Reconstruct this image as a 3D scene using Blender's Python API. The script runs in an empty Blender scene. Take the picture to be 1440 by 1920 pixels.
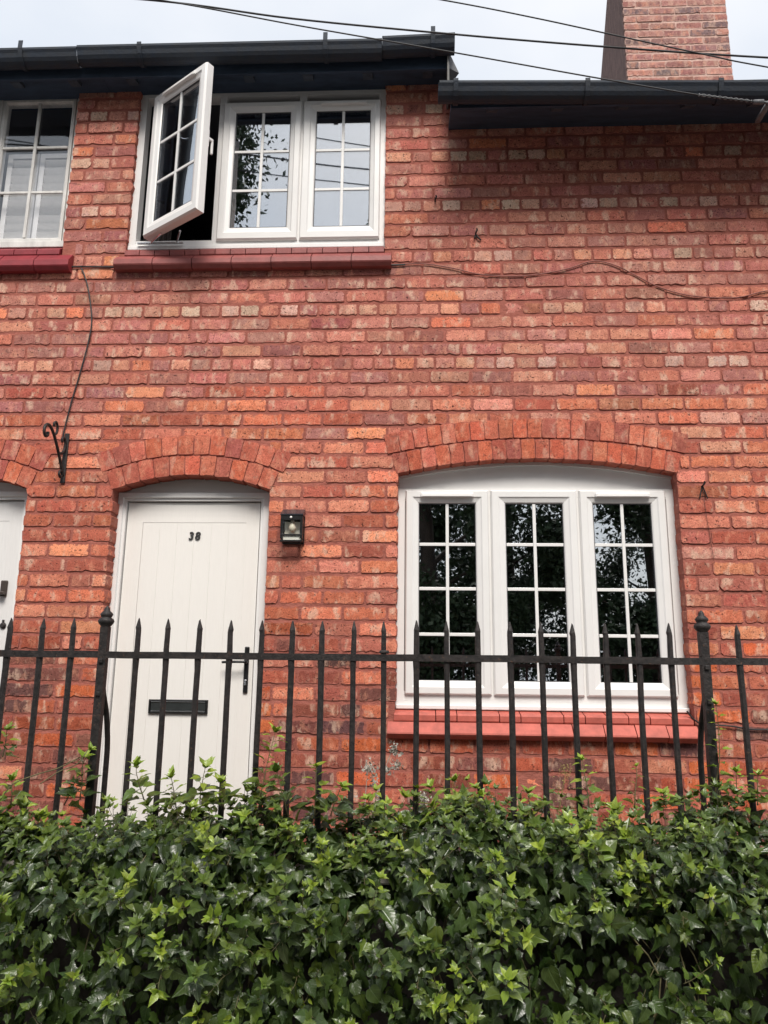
import bpy, bmesh, math, random
import numpy as np
from mathutils import Vector, Matrix, noise as mnoise
from mathutils.geometry import tessellate_polygon

scene = bpy.context.scene
COL = scene.collection
R = math.radians
random.seed(11)
rng = np.random.default_rng(5)

# ------------------------------------------------------------------ camera
TH, RO, YA = R(11.999), R(0.673), R(-2.707)
CAMP = Vector((0.0, -4.0, 1.6))
FPX = 1400.0
_fw = Vector((math.sin(YA) * math.cos(TH), math.cos(YA) * math.cos(TH), math.sin(TH)))
_r0 = Vector((math.cos(YA), -math.sin(YA), 0.0))
_u0 = _r0.cross(_fw)
_r = _r0 * math.cos(RO) + _u0 * math.sin(RO)
_u = _u0 * math.cos(RO) - _r0 * math.sin(RO)
cam_d = bpy.data.cameras.new('camera')
cam_d.sensor_fit = 'HORIZONTAL'
cam_d.sensor_width = 36.0
cam_d.lens = 36.0 * FPX / 1440.0
cam_d.clip_start = 0.02
cam_d.clip_end = 600
cam = bpy.data.objects.new('camera', cam_d)
COL.objects.link(cam)
cam.matrix_world = Matrix(((_r.x, _u.x, -_fw.x, CAMP.x), (_r.y, _u.y, -_fw.y, CAMP.y),
                           (_r.z, _u.z, -_fw.z, CAMP.z), (0, 0, 0, 1)))
scene.camera = cam


def P(x, y, Y=0.0):
    """photo pixel -> point on the vertical plane at depth Y"""
    d = _fw * FPX + _r * (x - 720) + _u * (960 - y)
    t = (Y - CAMP.y) / d.y
    return CAMP + d * t


def px(p):
    d = Vector(p) - CAMP
    z = d.dot(_fw)
    return 720 + FPX * d.dot(_r) / z, 960 - FPX * d.dot(_u) / z


# ------------------------------------------------------------------ sky, sun, exposure
SUN_EL, SUN_AZ = R(51), R(170)          # azimuth clockwise from +Y
world = bpy.data.worlds.new('World')
scene.world = world
world.use_nodes = True
nt = world.node_tree
bg = nt.nodes['Background']
bg.inputs['Strength'].default_value = 0.1
sky = nt.nodes.new('ShaderNodeTexSky')
sky.sky_type = 'NISHITA'
sky.sun_disc = False
sky.sun_elevation = SUN_EL
sky.sun_rotation = SUN_AZ
sky.air_density = 1.2
sky.dust_density = 3.0
tc = nt.nodes.new('ShaderNodeTexCoord')
mp = nt.nodes.new('ShaderNodeMapping')
mp.inputs['Scale'].default_value = (1.6, 1.6, 3.2)
nz = nt.nodes.new('ShaderNodeTexNoise')
nz.inputs['Scale'].default_value = 1.7
nz.inputs['Detail'].default_value = 6
nz.inputs['Roughness'].default_value = 0.5
cr = nt.nodes.new('ShaderNodeValToRGB')
cr.color_ramp.elements[0].position = 0.32
cr.color_ramp.elements[0].color = (3.0, 3.2, 3.5, 1)
cr.color_ramp.elements[1].position = 0.66
cr.color_ramp.elements[1].color = (3.7, 3.75, 3.85, 1)
mx = nt.nodes.new('ShaderNodeMix')
mx.data_type = 'RGBA'
mx.inputs['Factor'].default_value = 0.9
nt.links.new(tc.outputs['Generated'], mp.inputs['Vector'])
nt.links.new(mp.outputs['Vector'], nz.inputs['Vector'])
nt.links.new(nz.outputs['Fac'], cr.inputs['Fac'])
nt.links.new(sky.outputs['Color'], mx.inputs['A'])
nt.links.new(cr.outputs['Color'], mx.inputs['B'])
nt.links.new(mx.outputs['Result'], bg.inputs['Color'])

sun_d = bpy.data.lights.new('sun', 'SUN')
sun_d.energy = 1.5
sun_d.angle = R(24)
sun_d.color = (1.0, 0.95, 0.88)
sun = bpy.data.objects.new('sun', sun_d)
COL.objects.link(sun)
_sd = Vector((math.sin(SUN_AZ) * math.cos(SUN_EL), math.cos(SUN_AZ) * math.cos(SUN_EL), math.sin(SUN_EL)))
sun.rotation_euler = (-_sd).to_track_quat('-Z', 'Y').to_euler()
sun.location = (2, -8, 12)

scene.view_settings.view_transform = 'Standard'
scene.view_settings.look = 'None'
scene.view_settings.exposure = 1.45
scene.view_settings.gamma = 1.0
scene.view_settings.use_curve_mapping = False
scene.render.engine = 'CYCLES'
scene.cycles.use_denoising = True
scene.cycles.max_bounces = 8
scene.cycles.transparent_max_bounces = 16


# ------------------------------------------------------------------ materials
def s2l(c):
    return tuple((v / 255 / 12.92) if v / 255 <= 0.04045 else ((v / 255 + 0.055) / 1.055) ** 2.4 for v in c)


def newmat(name):
    m = bpy.data.materials.new(name)
    m.use_nodes = True
    n = m.node_tree.nodes
    return m, m.node_tree, n['Principled BSDF']


def nnode(t, typ, **kw):
    n = t.nodes.new(typ)
    for k, v in kw.items():
        if k in n.inputs:
            n.inputs[k].default_value = v
        else:
            setattr(n, k, v)
    return n


def mixc(t, fac, a, b, blend='MIX'):
    n = t.nodes.new('ShaderNodeMix')
    n.data_type = 'RGBA'
    n.blend_type = blend
    for k, v in (('Factor', fac), ('A', a), ('B', b)):
        if isinstance(v, bpy.types.NodeSocket):
            t.links.new(v, n.inputs[k])
        elif isinstance(v, (int, float)):
            n.inputs[k].default_value = v
        else:
            n.inputs[k].default_value = (*v[:3], 1)
    return n.outputs['Result']


def ramp(t, sock, p0, p1, v0=0.0, v1=1.0):
    n = t.nodes.new('ShaderNodeMapRange')
    n.inputs['From Min'].default_value = p0
    n.inputs['From Max'].default_value = p1
    n.inputs['To Min'].default_value = v0
    n.inputs['To Max'].default_value = v1
    t.links.new(sock, n.inputs['Value'])
    return n.outputs['Result']


def math_n(t, op, a, b=None):
    n = t.nodes.new('ShaderNodeMath')
    n.operation = op
    for i, v in enumerate((a, b)):
        if v is None:
            continue
        if isinstance(v, bpy.types.NodeSocket):
            t.links.new(v, n.inputs[i])
        else:
            n.inputs[i].default_value = v
    return n.outputs[0]


def noise_n(t, vec, scale, detail=4, rough=0.55, dist=0.0):
    n = t.nodes.new('ShaderNodeTexNoise')
    n.inputs['Scale'].default_value = scale
    n.inputs['Detail'].default_value = detail
    n.inputs['Roughness'].default_value = rough
    n.inputs['Distortion'].default_value = dist
    t.links.new(vec, n.inputs['Vector'])
    return n.outputs['Fac']


def bump_n(t, bsdf, height, strength, distance):
    b = t.nodes.new('ShaderNodeBump')
    b.inputs['Strength'].default_value = strength
    b.inputs['Distance'].default_value = distance
    t.links.new(height, b.inputs['Height'])
    t.links.new(b.outputs['Normal'], bsdf.inputs['Normal'])


def worldpos(t, scale=(1, 1, 1)):
    g = t.nodes.new('ShaderNodeNewGeometry')
    m = t.nodes.new('ShaderNodeMapping')
    m.inputs['Scale'].default_value = scale
    t.links.new(g.outputs['Position'], m.inputs['Vector'])
    return m.outputs['Vector']


def src_color(t, mode):
    if mode == 'obj':
        n = t.nodes.new('ShaderNodeObjectInfo')
        return n.outputs['Color']
    n = t.nodes.new('ShaderNodeAttribute')
    n.attribute_name = 'tint'
    return n.outputs['Color']


def brick_material(name, mode, smear=1.0, mort=1.0, mcol=(162, 99, 87), pits=1.0):
    m, t, b = newmat(name)
    pos = worldpos(t)
    c = src_color(t, mode)
    n1 = noise_n(t, pos, 22, 5, 0.6)
    n2 = noise_n(t, pos, 150, 4, 0.65)
    n3 = noise_n(t, worldpos(t, (1, 1, 0.5)), 15, 5, 0.6, 0.15)
    n4 = math_n(t, 'ADD', math_n(t, 'MULTIPLY', noise_n(t, pos, 80, 4, 0.65), 0.75), math_n(t, 'MULTIPLY', noise_n(t, pos, 28, 3, 0.5), 0.25))
    n5 = noise_n(t, worldpos(t, (1, 1, 1.9)), 11, 5, 0.6)
    n6 = noise_n(t, worldpos(t, (1.4, 1, 0.7)), 15, 4, 0.6, 0.3)
    n7 = noise_n(t, worldpos(t, (1.1, 1, 0.7)), 12, 4, 0.6, 0.2)
    n8 = noise_n(t, pos, 42, 4, 0.6)
    ed = t.nodes.new('ShaderNodeAttribute')
    ed.attribute_name = 'edge'
    es = t.nodes.new('ShaderNodeSeparateXYZ')
    t.links.new(ed.outputs['Vector'], es.inputs[0])
    edge = math_n(t, 'MINIMUM', es.outputs['X'], es.outputs['Z'])
    c = mixc(t, ramp(t, n1, 0.36, 0.66, 0, 0.8), c, mixc(t, 1.0, c, (0.76, 0.68, 0.66), 'MULTIPLY'))
    c = mixc(t, ramp(t, n6, 0.52, 0.62, 0, 0.55), c, mixc(t, 0.55, c, s2l((226, 160, 130))))
    c = mixc(t, ramp(t, n7, 0.55, 0.68, 0, 0.5), c, mixc(t, 1.0, c, (0.66, 0.62, 0.62), 'MULTIPLY'))
    n3 = math_n(t, 'ADD', n3, math_n(t, 'MULTIPLY', math_n(t, 'SUBTRACT', n2, 0.5), 0.22))
    c = mixc(t, ramp(t, n3, 0.54, 0.63, 0, 0.62 * smear), c, s2l((216, 182, 160)))     # lime smears
    c = mixc(t, ramp(t, n5, 0.62, 0.74, 0, 0.6), c, s2l((96, 74, 70)))                  # old soot
    c = mixc(t, ramp(t, n2, 0.36, 0.66, 0.0, 0.8), mixc(t, 1.0, c, (1.22, 1.22, 1.22), 'MULTIPLY'),
             mixc(t, 1.0, c, (0.60, 0.55, 0.53), 'MULTIPLY'))
    c = mixc(t, ramp(t, n4, 0.575, 0.615, 0, 0.9 * pits), c, s2l((64, 40, 38)))                 # pits
    mask = math_n(t, 'ADD', edge, math_n(t, 'MULTIPLY', math_n(t, 'SUBTRACT', n8, 0.5), 0.045 * mort))
    c = mixc(t, ramp(t, mask, 0.0015, 0.005, 0.85, 0), c, s2l(mcol))          # pointing smeared over the arris
    t.links.new(c, b.inputs['Base Color'])
    b.inputs['Roughness'].default_value = 0.92
    b.inputs['Specular IOR Level'].default_value = 0.15
    h = math_n(t, 'ADD', math_n(t, 'MULTIPLY', n2, 0.45), math_n(t, 'MULTIPLY', n1, 0.9))
    h = math_n(t, 'SUBTRACT', h, ramp(t, n4, 0.63, 0.70, 0, 0.8))
    bump_n(t, b, h, 0.55, 0.006)
    return m


def mortar_material(name, col, dark):
    m, t, b = newmat(name)
    pos = worldpos(t)
    n1 = noise_n(t, pos, 9, 5, 0.6)
    n2 = noise_n(t, pos, 130, 4, 0.65)
    n3 = noise_n(t, worldpos(t, (1, 1, 2.5)), 26, 4, 0.6)
    c = mixc(t, ramp(t, n1, 0.3, 0.7), col, dark)
    c = mixc(t, ramp(t, n2, 0.35, 0.75, 0, 0.5), c, mixc(t, 1.0, c, (0.55, 0.5, 0.5), 'MULTIPLY'))
    c = mixc(t, ramp(t, n3, 0.62, 0.72, 0, 0.35), c, s2l((190, 120, 98)))
    t.links.new(c, b.inputs['Base Color'])
    b.inputs['Roughness'].default_value = 0.95
    b.inputs['Specular IOR Level'].default_value = 0.1
    h = math_n(t, 'ADD', math_n(t, 'MULTIPLY', n2, 0.4), n3)
    bump_n(t, b, h, 0.8, 0.008)
    return m


def simple(name, col, rough=0.5, metal=0.0, var=0.12, scale=30, bump=0.0, stretch=(1, 1, 1), spec=0.5, dark=None):
    m, t, b = newmat(name)
    pos = worldpos(t, stretch)
    n1 = noise_n(t, pos, scale, 5, 0.6)
    d = dark if dark else tuple(v * (1 - 2 * var) for v in col)
    c = mixc(t, ramp(t, n1, 0.35, 0.7), col, d)
    t.links.new(c, b.inputs['Base Color'])
    b.inputs['Roughness'].default_value = rough
    b.inputs['Metallic'].default_value = metal
    b.inputs['Specular IOR Level'].default_value = spec
    if bump:
        n2 = noise_n(t, pos, scale * 3, 5, 0.6)
        bump_n(t, b, n2, 0.6, bump)
    return m


def painted_iron(name):
    m, t, b = newmat(name)
    pos = worldpos(t)
    n1 = noise_n(t, pos, 45, 5, 0.65)
    n2 = noise_n(t, pos, 170, 3, 0.6)
    n3 = noise_n(t, pos, 75, 4, 0.6)
    c = mixc(t, ramp(t, n1, 0.4, 0.7), (0.016, 0.014, 0.014), (0.042, 0.034, 0.032))
    c = mixc(t, ramp(t, n3, 0.64, 0.70, 0, 0.8), c, (0.10, 0.055, 0.035))
    c = mixc(t, ramp(t, n2, 0.72, 0.76, 0, 0.55), c, (0.30, 0.28, 0.26))
    t.links.new(c, b.inputs['Base Color'])
    b.inputs['Roughness'].default_value = 0.55
    b.inputs['Specular IOR Level'].default_value = 0.35
    bump_n(t, b, math_n(t, 'ADD', n1, math_n(t, 'MULTIPLY', n2, 0.4)), 0.7, 0.004)
    return m


def glass_material(name, refl, tint):
    m, t, b = newmat(name)
    t.nodes.remove(b)
    out = t.nodes['Material Output']
    g = nnode(t, 'ShaderNodeBsdfGlossy')
    g.inputs['Roughness'].default_value = 0.0
    g.inputs['Color'].default_value = (0.93, 0.97, 1.0, 1)
    tr = nnode(t, 'ShaderNodeBsdfTransparent')
    tr.inputs['Color'].default_value = (*tint, 1)
    fr = nnode(t, 'ShaderNodeLayerWeight')
    fr.inputs['Blend'].default_value = 0.5
    f = math_n(t, 'ADD', math_n(t, 'MULTIPLY', math_n(t, 'POWER', fr.outputs['Facing'], 4.0), 0.5), refl)
    pos = worldpos(t)
    nb = noise_n(t, pos, 2.2, 1, 0.4)
    bp = nnode(t, 'ShaderNodeBump')
    bp.inputs['Strength'].default_value = 0.05
    bp.inputs['Distance'].default_value = 0.02
    t.links.new(nb, bp.inputs['Height'])
    t.links.new(bp.outputs['Normal'], g.inputs['Normal'])
    mix = nnode(t, 'ShaderNodeMixShader')
    t.links.new(f, mix.inputs[0])
    t.links.new(tr.outputs[0], mix.inputs[1])
    t.links.new(g.outputs[0], mix.inputs[2])
    t.links.new(mix.outputs[0], out.inputs['Surface'])
    return m


def leaf_material(name, mode):
    m, t, b = newmat(name)
    c = src_color(t, mode)
    uv = nnode(t, 'ShaderNodeUVMap')
    uv.uv_map = 'UVMap'
    sx = nnode(t, 'ShaderNodeSeparateXYZ')
    t.links.new(uv.outputs['UV'], sx.inputs[0])
    u = math_n(t, 'ABSOLUTE', math_n(t, 'SUBTRACT', sx.outputs['X'], 0.5))
    v = sx.outputs['Y']
    mid = ramp(t, u, 0.008, 0.035, 1, 0)
    ang = math_n(t, 'ARCTAN2', u, v)
    v1 = ramp(t, math_n(t, 'ABSOLUTE', math_n(t, 'SUBTRACT', ang, 0.80)), 0.015, 0.07, 0.7, 0)
    side = math_n(t, 'FRACT', math_n(t, 'MULTIPLY', math_n(t, 'SUBTRACT', v, math_n(t, 'MULTIPLY', u, 0.9)), 6.0))
    v2 = ramp(t, math_n(t, 'ABSOLUTE', math_n(t, 'SUBTRACT', side, 0.5)), 0.03, 0.12, 0.35, 0)
    vein = math_n(t, 'MAXIMUM', mid, math_n(t, 'MAXIMUM', v1, v2))
    n1 = noise_n(t, worldpos(t), 60, 4, 0.6)
    c = mixc(t, ramp(t, n1, 0.35, 0.7, 0, 0.6), c, mixc(t, 1.0, c, (0.6, 0.68, 0.6), 'MULTIPLY'))
    c2 = mixc(t, 0.45, c, (0.16, 0.24, 0.10))
    c = mixc(t, math_n(t, 'MULTIPLY', vein, 0.55), c, c2)
    t.links.new(c, b.inputs['Base Color'])
    b.inputs['Roughness'].default_value = 0.26
    b.inputs['Specular IOR Level'].default_value = 0.6
    bump_n(t, b, math_n(t, 'SUBTRACT', n1, math_n(t, 'MULTIPLY', vein, 0.7)), 0.35, 0.004)
    tr = nnode(t, 'ShaderNodeBsdfTranslucent')
    tc_ = mixc(t, 1.0, c, (1.3, 1.5, 0.6), 'MULTIPLY')
    t.links.new(tc_, tr.inputs['Color'])
    mix = nnode(t, 'ShaderNodeMixShader')
    mix.inputs[0].default_value = 0.16
    out = t.nodes['Material Output']
    t.links.new(b.outputs[0], mix.inputs[1])
    t.links.new(tr.outputs[0], mix.inputs[2])
    t.links.new(mix.outputs[0], out.inputs['Surface'])
    return m


M = {}
M['brick_obj'] = brick_material('brick_single', 'obj')
M['brick_att'] = brick_material('brick_field', 'attr')
M['brick_chim'] = brick_material('chimney_brick', 'obj', 0.6, 0.9, (190, 156, 144))
M['arch'] = brick_material('arch_brick', 'obj', 0.5, 0.6, (164, 96, 83), 0.5)
M['mortar'] = mortar_material('mortar', s2l((176, 110, 97)), s2l((150, 90, 79)))
M['chim_mortar'] = mortar_material('chimney_mortar', s2l((214, 184, 172)), s2l((186, 152, 140)))
M['upvc'] = simple('white_upvc', (0.80, 0.785, 0.77), 0.32, var=0.02, scale=6)
M['gasket'] = simple('grey_gasket', (0.06, 0.06, 0.065), 0.6)
M['panel'] = simple('arch_panel', (0.66, 0.64, 0.61), 0.45, var=0.03, scale=5)
M['timber'] = simple('old_white_timber', (0.72, 0.70, 0.67), 0.6, var=0.14, scale=22, bump=0.003, stretch=(1, 1, 0.3))
M['door'] = simple('cream_door', (0.84, 0.81, 0.77), 0.42, var=0.015, scale=24, bump=0.0012, stretch=(6, 1, 0.5))
M['door2'] = simple('white_door', (0.76, 0.75, 0.74), 0.45, var=0.03, scale=18, bump=0.001, stretch=(6, 1, 0.5))
M['sill_g'] = simple('salmon_sill', s2l((192, 98, 84)), 0.6, var=0.16, scale=18, bump=0.002)
M['sill_u'] = simple('maroon_sill', s2l((150, 78, 74)), 0.55, var=0.14, scale=14, bump=0.002)
M['sill_n'] = simple('crimson_sill', s2l((140, 44, 52)), 0.5, var=0.12, scale=14, bump=0.002)
M['black'] = simple('black_paint', (0.012, 0.012, 0.013), 0.35, var=0.2)
M['chrome'] = simple('chrome', (0.75, 0.75, 0.76), 0.18, 1.0, var=0.05)
M['iron'] = painted_iron('painted_iron')
M['gutter'] = simple('gutter_glare_paint', (0.018, 0.028, 0.046), 0.75, var=0.25, scale=20, bump=0.003,
                     dark=(0.026, 0.030, 0.038))  # dark gutter with the blue of sky glare mixed into its colour
M['eave'] = simple('eave_boards', (0.040, 0.064, 0.108), 0.85, var=0.2, scale=25, bump=0.003, stretch=(0.3, 1, 1))  # veiling sky glare put into the dark boards as navy
M['rafter'] = simple('rafter_ends', (0.055, 0.072, 0.10), 0.8, var=0.2, scale=25, bump=0.003)  # same bluish glare in the colour, a little lighter
M['weathered'] = simple('weathered_board', (0.30, 0.29, 0.28), 0.8, var=0.3, scale=40, bump=0.004, stretch=(1, 1, 0.2))
M['lead'] = simple('lead', (0.17, 0.17, 0.18), 0.6, var=0.2, scale=30)
M['slate'] = simple('slate', (0.085, 0.085, 0.095), 0.7, var=0.3, scale=14, bump=0.01)
M['render'] = simple('chimney_render', s2l((150, 122, 114)), 0.95, scale=26, bump=0.05, stretch=(5, 5, 0.22), dark=s2l((84, 66, 64)))
M['cable'] = simple('black_cable', (0.02, 0.02, 0.022), 0.5)
M['cable_r'] = simple('painted_cable', s2l((150, 92, 82)), 0.6, var=0.2, scale=60)
M['wire'] = simple('overhead_wire', (0.035, 0.037, 0.042), 0.6)
M['room'] = simple('dark_room', (0.12, 0.125, 0.14), 0.9, scale=3)
M['shutter'] = simple('white_shutter', (0.86, 0.85, 0.82), 0.5, var=0.04)
M['curtain'] = simple('dark_curtain', (0.11, 0.085, 0.075), 0.9, var=0.2, scale=20, stretch=(4, 4, 0.2))
M['glass'] = glass_material('window_glass', 0.44, (0.68, 0.69, 0.71))
M['glass_old'] = glass_material('old_glass', 0.07, (0.96, 0.96, 0.97))
M['glass_lamp'] = glass_material('lamp_glass', 0.02, (0.95, 0.95, 0.93))
M['bulb'] = simple('frosted_bulb', (0.85, 0.80, 0.68), 0.3, var=0.03)
M['lampback'] = simple('lamp_reflector', (0.88, 0.86, 0.78), 0.35, var=0.05)
M['solar'] = simple('solar_cell', (0.03, 0.032, 0.04), 0.25)
M['leaf_obj'] = leaf_material('ivy_leaf', 'obj')
M['leaf_att'] = leaf_material('ivy_leaves', 'attr')
M['stem'] = simple('ivy_stem', (0.15, 0.13, 0.055), 0.7, var=0.2, scale=50)
M['stem_g'] = simple('green_stem', (0.22, 0.24, 0.07), 0.6, var=0.2, scale=50)
M['bark'] = simple('bark', (0.09, 0.07, 0.055), 0.9, var=0.3, scale=12, bump=0.02, stretch=(1, 1, 0.3))
M['treeleaf'] = simple('tree_leaves', (0.040, 0.072, 0.026), 0.6, var=0.3, scale=2)
M['dry'] = simple('dry_flower', (0.62, 0.58, 0.50), 0.8, var=0.2, scale=60)
M['weed'] = simple('yellow_weed', (0.30, 0.25, 0.07), 0.8, var=0.3, scale=60)
M['ground'] = simple('asphalt', (0.075, 0.072, 0.070), 0.9, var=0.2, scale=25, bump=0.006)
M['paving'] = simple('paving', (0.26, 0.24, 0.22), 0.9, var=0.2, scale=6, bump=0.004)
M['soil'] = simple('garden_soil', (0.11, 0.085, 0.06), 0.95, var=0.3, scale=14, bump=0.02)
M['stone'] = simple('wall_stone', (0.055, 0.045, 0.038), 0.95, var=0.25, scale=12, bump=0.01)
M['coping'] = simple('coping_stone', (0.36, 0.33, 0.29), 0.9, var=0.2, scale=14, bump=0.006)

# ------------------------------------------------------------------ object helpers
WORG = {}


def link(name, mesh, mat=None, parent=None, loc=(0, 0, 0), rot=None, scale=None, color=None):
    if mat is not None and len(mesh.materials) == 0:
        mesh.materials.append(mat)
    o = bpy.data.objects.new(name, mesh)
    COL.objects.link(o)
    WORG[o.name] = Vector(loc)
    o.location = Vector(loc)
    if parent is not None:
        o.parent = parent
        o.location = Vector(loc) - WORG[parent.name]
    if rot is not None:
        o.rotation_euler = rot
    if scale is not None:
        o.scale = scale
    if color is not None:
        o.color = (*color[:3], 1)
    return o


def empty(name, loc, label, cat, group=None):
    o = bpy.data.objects.new(name, None)
    COL.objects.link(o)
    o.location = loc
    WORG[o.name] = Vector(loc)
    o.empty_display_size = 0.1
    tag(o, label, cat, group)
    return o


def tag(o, label, cat, group=None):
    o['label'] = label
    o['category'] = cat
    if group:
        o['group'] = group
    return o


class MB:
    """mesh collector in world coordinates"""

    def __init__(s):
        s.v, s.f = [], []

    def add(s, vs, fs):
        b = len(s.v)
        s.v += [tuple(q) for q in vs]
        s.f += [tuple(b + i for i in q) for q in fs]

    def box(s, x0, x1, y0, y1, z0, z1, c=0.0):
        if c <= 0:
            s.add([(x0, y0, z0), (x1, y0, z0), (x1, y1, z0), (x0, y1, z0),
                   (x0, y0, z1), (x1, y0, z1), (x1, y1, z1), (x0, y1, z1)],
                  [(0, 3, 2, 1), (4, 5, 6, 7), (0, 1, 5, 4), (1, 2, 6, 5), (2, 3, 7, 6), (3, 0, 4, 7)])
            return
        bm = bmesh.new()
        bmesh.ops.create_cube(bm, size=1.0)
        for q in bm.verts:
            q.co = Vector(((x0 + x1) / 2 + q.co.x * (x1 - x0), (y0 + y1) / 2 + q.co.y * (y1 - y0),
                           (z0 + z1) / 2 + q.co.z * (z1 - z0)))
        bmesh.ops.bevel(bm, geom=list(bm.edges), offset=c, segments=2, affect='EDGES', profile=0.5)
        bm.verts.index_update()
        s.add([tuple(q.co) for q in bm.verts], [tuple(q.index for q in fc.verts) for fc in bm.faces])
        bm.free()

    def ring(s, x0, x1, z0, z1, prof):
        """mitred rectangular frame; prof = [(inset, y), ...] closed profile"""
        n = len(prof)
        vs = []
        for (cx, cz, sx, sz) in ((x0, z0, 1, 1), (x1, z0, -1, 1), (x1, z1, -1, -1), (x0, z1, 1, -1)):
            for (i, y) in prof:
                vs.append((cx + sx * i, y, cz + sz * i))
        fs = []
        for a in range(4):
            b = (a + 1) % 4
            for j in range(n):
                k = (j + 1) % n
                fs.append((a * n + j, b * n + j, b * n + k, a * n + k))
        s.add(vs, fs)

    def tube(s, pts, rad, n=8, cap=True):
        pts = [Vector(q) for q in pts]
        rads = rad if isinstance(rad, (list, tuple)) else [rad] * len(pts)
        ref = None
        vs = []
        for i, q in enumerate(pts):
            d = (pts[min(i + 1, len(pts) - 1)] - pts[max(i - 1, 0)])
            if d.length < 1e-9:
                d = Vector((0, 0, 1))
            d.normalize()
            if ref is None:
                ref = d.orthogonal().normalized()
            ref = (ref - d * ref.dot(d))
            if ref.length < 1e-6:
                ref = d.orthogonal()
            ref.normalize()
            bi = d.cross(ref)
            for j in range(n):
                a = 2 * math.pi * j / n
                vs.append(q + (ref * math.cos(a) + bi * math.sin(a)) * rads[i])
        fs = []
        for i in range(len(pts) - 1):
            for j in range(n):
                k = (j + 1) % n
                fs.append((i * n + j, i * n + k, (i + 1) * n + k, (i + 1) * n + j))
        if cap:
            fs.append(tuple(reversed(range(n))))
            fs.append(tuple((len(pts) - 1) * n + j for j in range(n)))
        s.add(vs, fs)

    def lathe(s, c, prof, n=12, rot=0.0):
        vs = []
        for (r_, z) in prof:
            for j in range(n):
                a = 2 * math.pi * j / n + rot
                vs.append((c[0] + r_ * math.cos(a), c[1] + r_ * math.sin(a), c[2] + z))
        fs = []
        for i in range(len(prof) - 1):
            for j in range(n):
                k = (j + 1) % n
                fs.append((i * n + j, i * n + k, (i + 1) * n + k, (i + 1) * n + j))
        fs.append(tuple(reversed(range(n))))
        fs.append(tuple((len(prof) - 1) * n + j for j in range(n)))
        s.add(vs, fs)

    def extrude_x(s, prof, x0, x1):
        """closed (y,z) profile extruded along x"""
        n = len(prof)
        vs = [(x0, y, z) for y, z in prof] + [(x1, y, z) for y, z in prof]
        fs = [(j, (j + 1) % n, n + (j + 1) % n, n + j) for j in range(n)]
        fs += [tuple(reversed(range(n))), tuple(range(n, 2 * n))]
        s.add(vs, fs)

    def mesh(s, name, smooth=False):
        me = bpy.data.meshes.new(name)
        me.from_pydata(s.v, [], s.f)
        bm = bmesh.new()
        bm.from_mesh(me)
        bmesh.ops.recalc_face_normals(bm, faces=bm.faces)
        bm.to_mesh(me)
        bm.free()
        if smooth:
            for p in me.polygons:
                p.use_smooth = True
        return me

    def build(s, name, mat, parent=None, smooth=False):
        """origin at the bounding box base centre"""
        a = np.array(s.v)
        lo, hi = a.min(0), a.max(0)
        org = Vector(((lo[0] + hi[0]) / 2, (lo[1] + hi[1]) / 2, lo[2]))
        s.v = [tuple(q) for q in (a - np.array(org))]
        return link(name, s.mesh(name, smooth), mat, parent, org)


def smooth_path(pts, n=6):
    """Catmull-Rom through points"""
    pts = [Vector(q) for q in pts]
    out = []
    for i in range(len(pts) - 1):
        p0, p1, p2, p3 = pts[max(i - 1, 0)], pts[i], pts[i + 1], pts[min(i + 2, len(pts) - 1)]
        for k in range(n):
            t = k / n
            out.append(0.5 * ((2 * p1) + (p2 - p0) * t + (2 * p0 - 5 * p1 + 4 * p2 - p3) * t * t
                              + (3 * p1 - p0 - 3 * p2 + p3) * t ** 3))
    out.append(pts[-1])
    return out


# ------------------------------------------------------------------ ground
def structure(o):
    o['kind'] = 'structure'
    return o


mb = MB()
mb.add([(-150, -150, 0), (150, -150, 0), (150, 150, 0), (-150, 150, 0)], [(0, 1, 2, 3)])
structure(mb.build('ground', M['ground']))
mb = MB()
mb.box(-12, 12, -5.2, -1.47, -0.1, 0.12)
structure(mb.build('pavement', M['paving']))
mb = MB()
mb.box(-12, 12, -1.16, 0.10, 0.02, 0.55)
structure(mb.build('garden_ground', M['soil']))

# ------------------------------------------------------------------ wall geometry
PITCH = 0.0838
ZJ0 = 4.286
PARTY = -1.957
XL, XR = -3.75, 3.15
STEP = 0.14                                  # where the roofs step
ZT_L, ZT_R = 5.30, 5.02                      # wall tops


class Arch:
    def __init__(s, xl, xr, zs, rise, n_in, n_out, ring=0.112, gap=0.008):
        s.xl, s.xr, s.zs, s.rise = xl, xr, zs, rise
        s.xc = (xl + xr) / 2
        h = (xr - xl) / 2
        s.r = (h * h + rise * rise) / (2 * rise)
        s.zc = zs + rise - s.r
        s.a = math.asin(h / s.r)
        s.ring, s.gap, s.n_in, s.n_out = ring, gap, n_in, n_out
        s.rx = s.r + 2 * ring + gap - 0.010
        s.ax = s.a + 0.004 / s.r

    def under(s, x):
        return s.zc + math.sqrt(max(s.r ** 2 - (x - s.xc) ** 2, 0))

    def in_ring(s, x, z):
        dx, dz = x - s.xc, z - s.zc
        d = math.hypot(dx, dz)
        return d < s.rx and d > s.r - 0.01 and abs(math.atan2(dx, dz)) < s.ax


ARCH_W = Arch(-0.116, 1.402, 2.672, 0.082, 20, 21)
ARCH_D = Arch(-1.710, -0.828, 2.578, 0.084, 11, 12)
ARCH_N = Arch(-3.090, -2.206, 2.585, 0.084, 11, 12)
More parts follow.
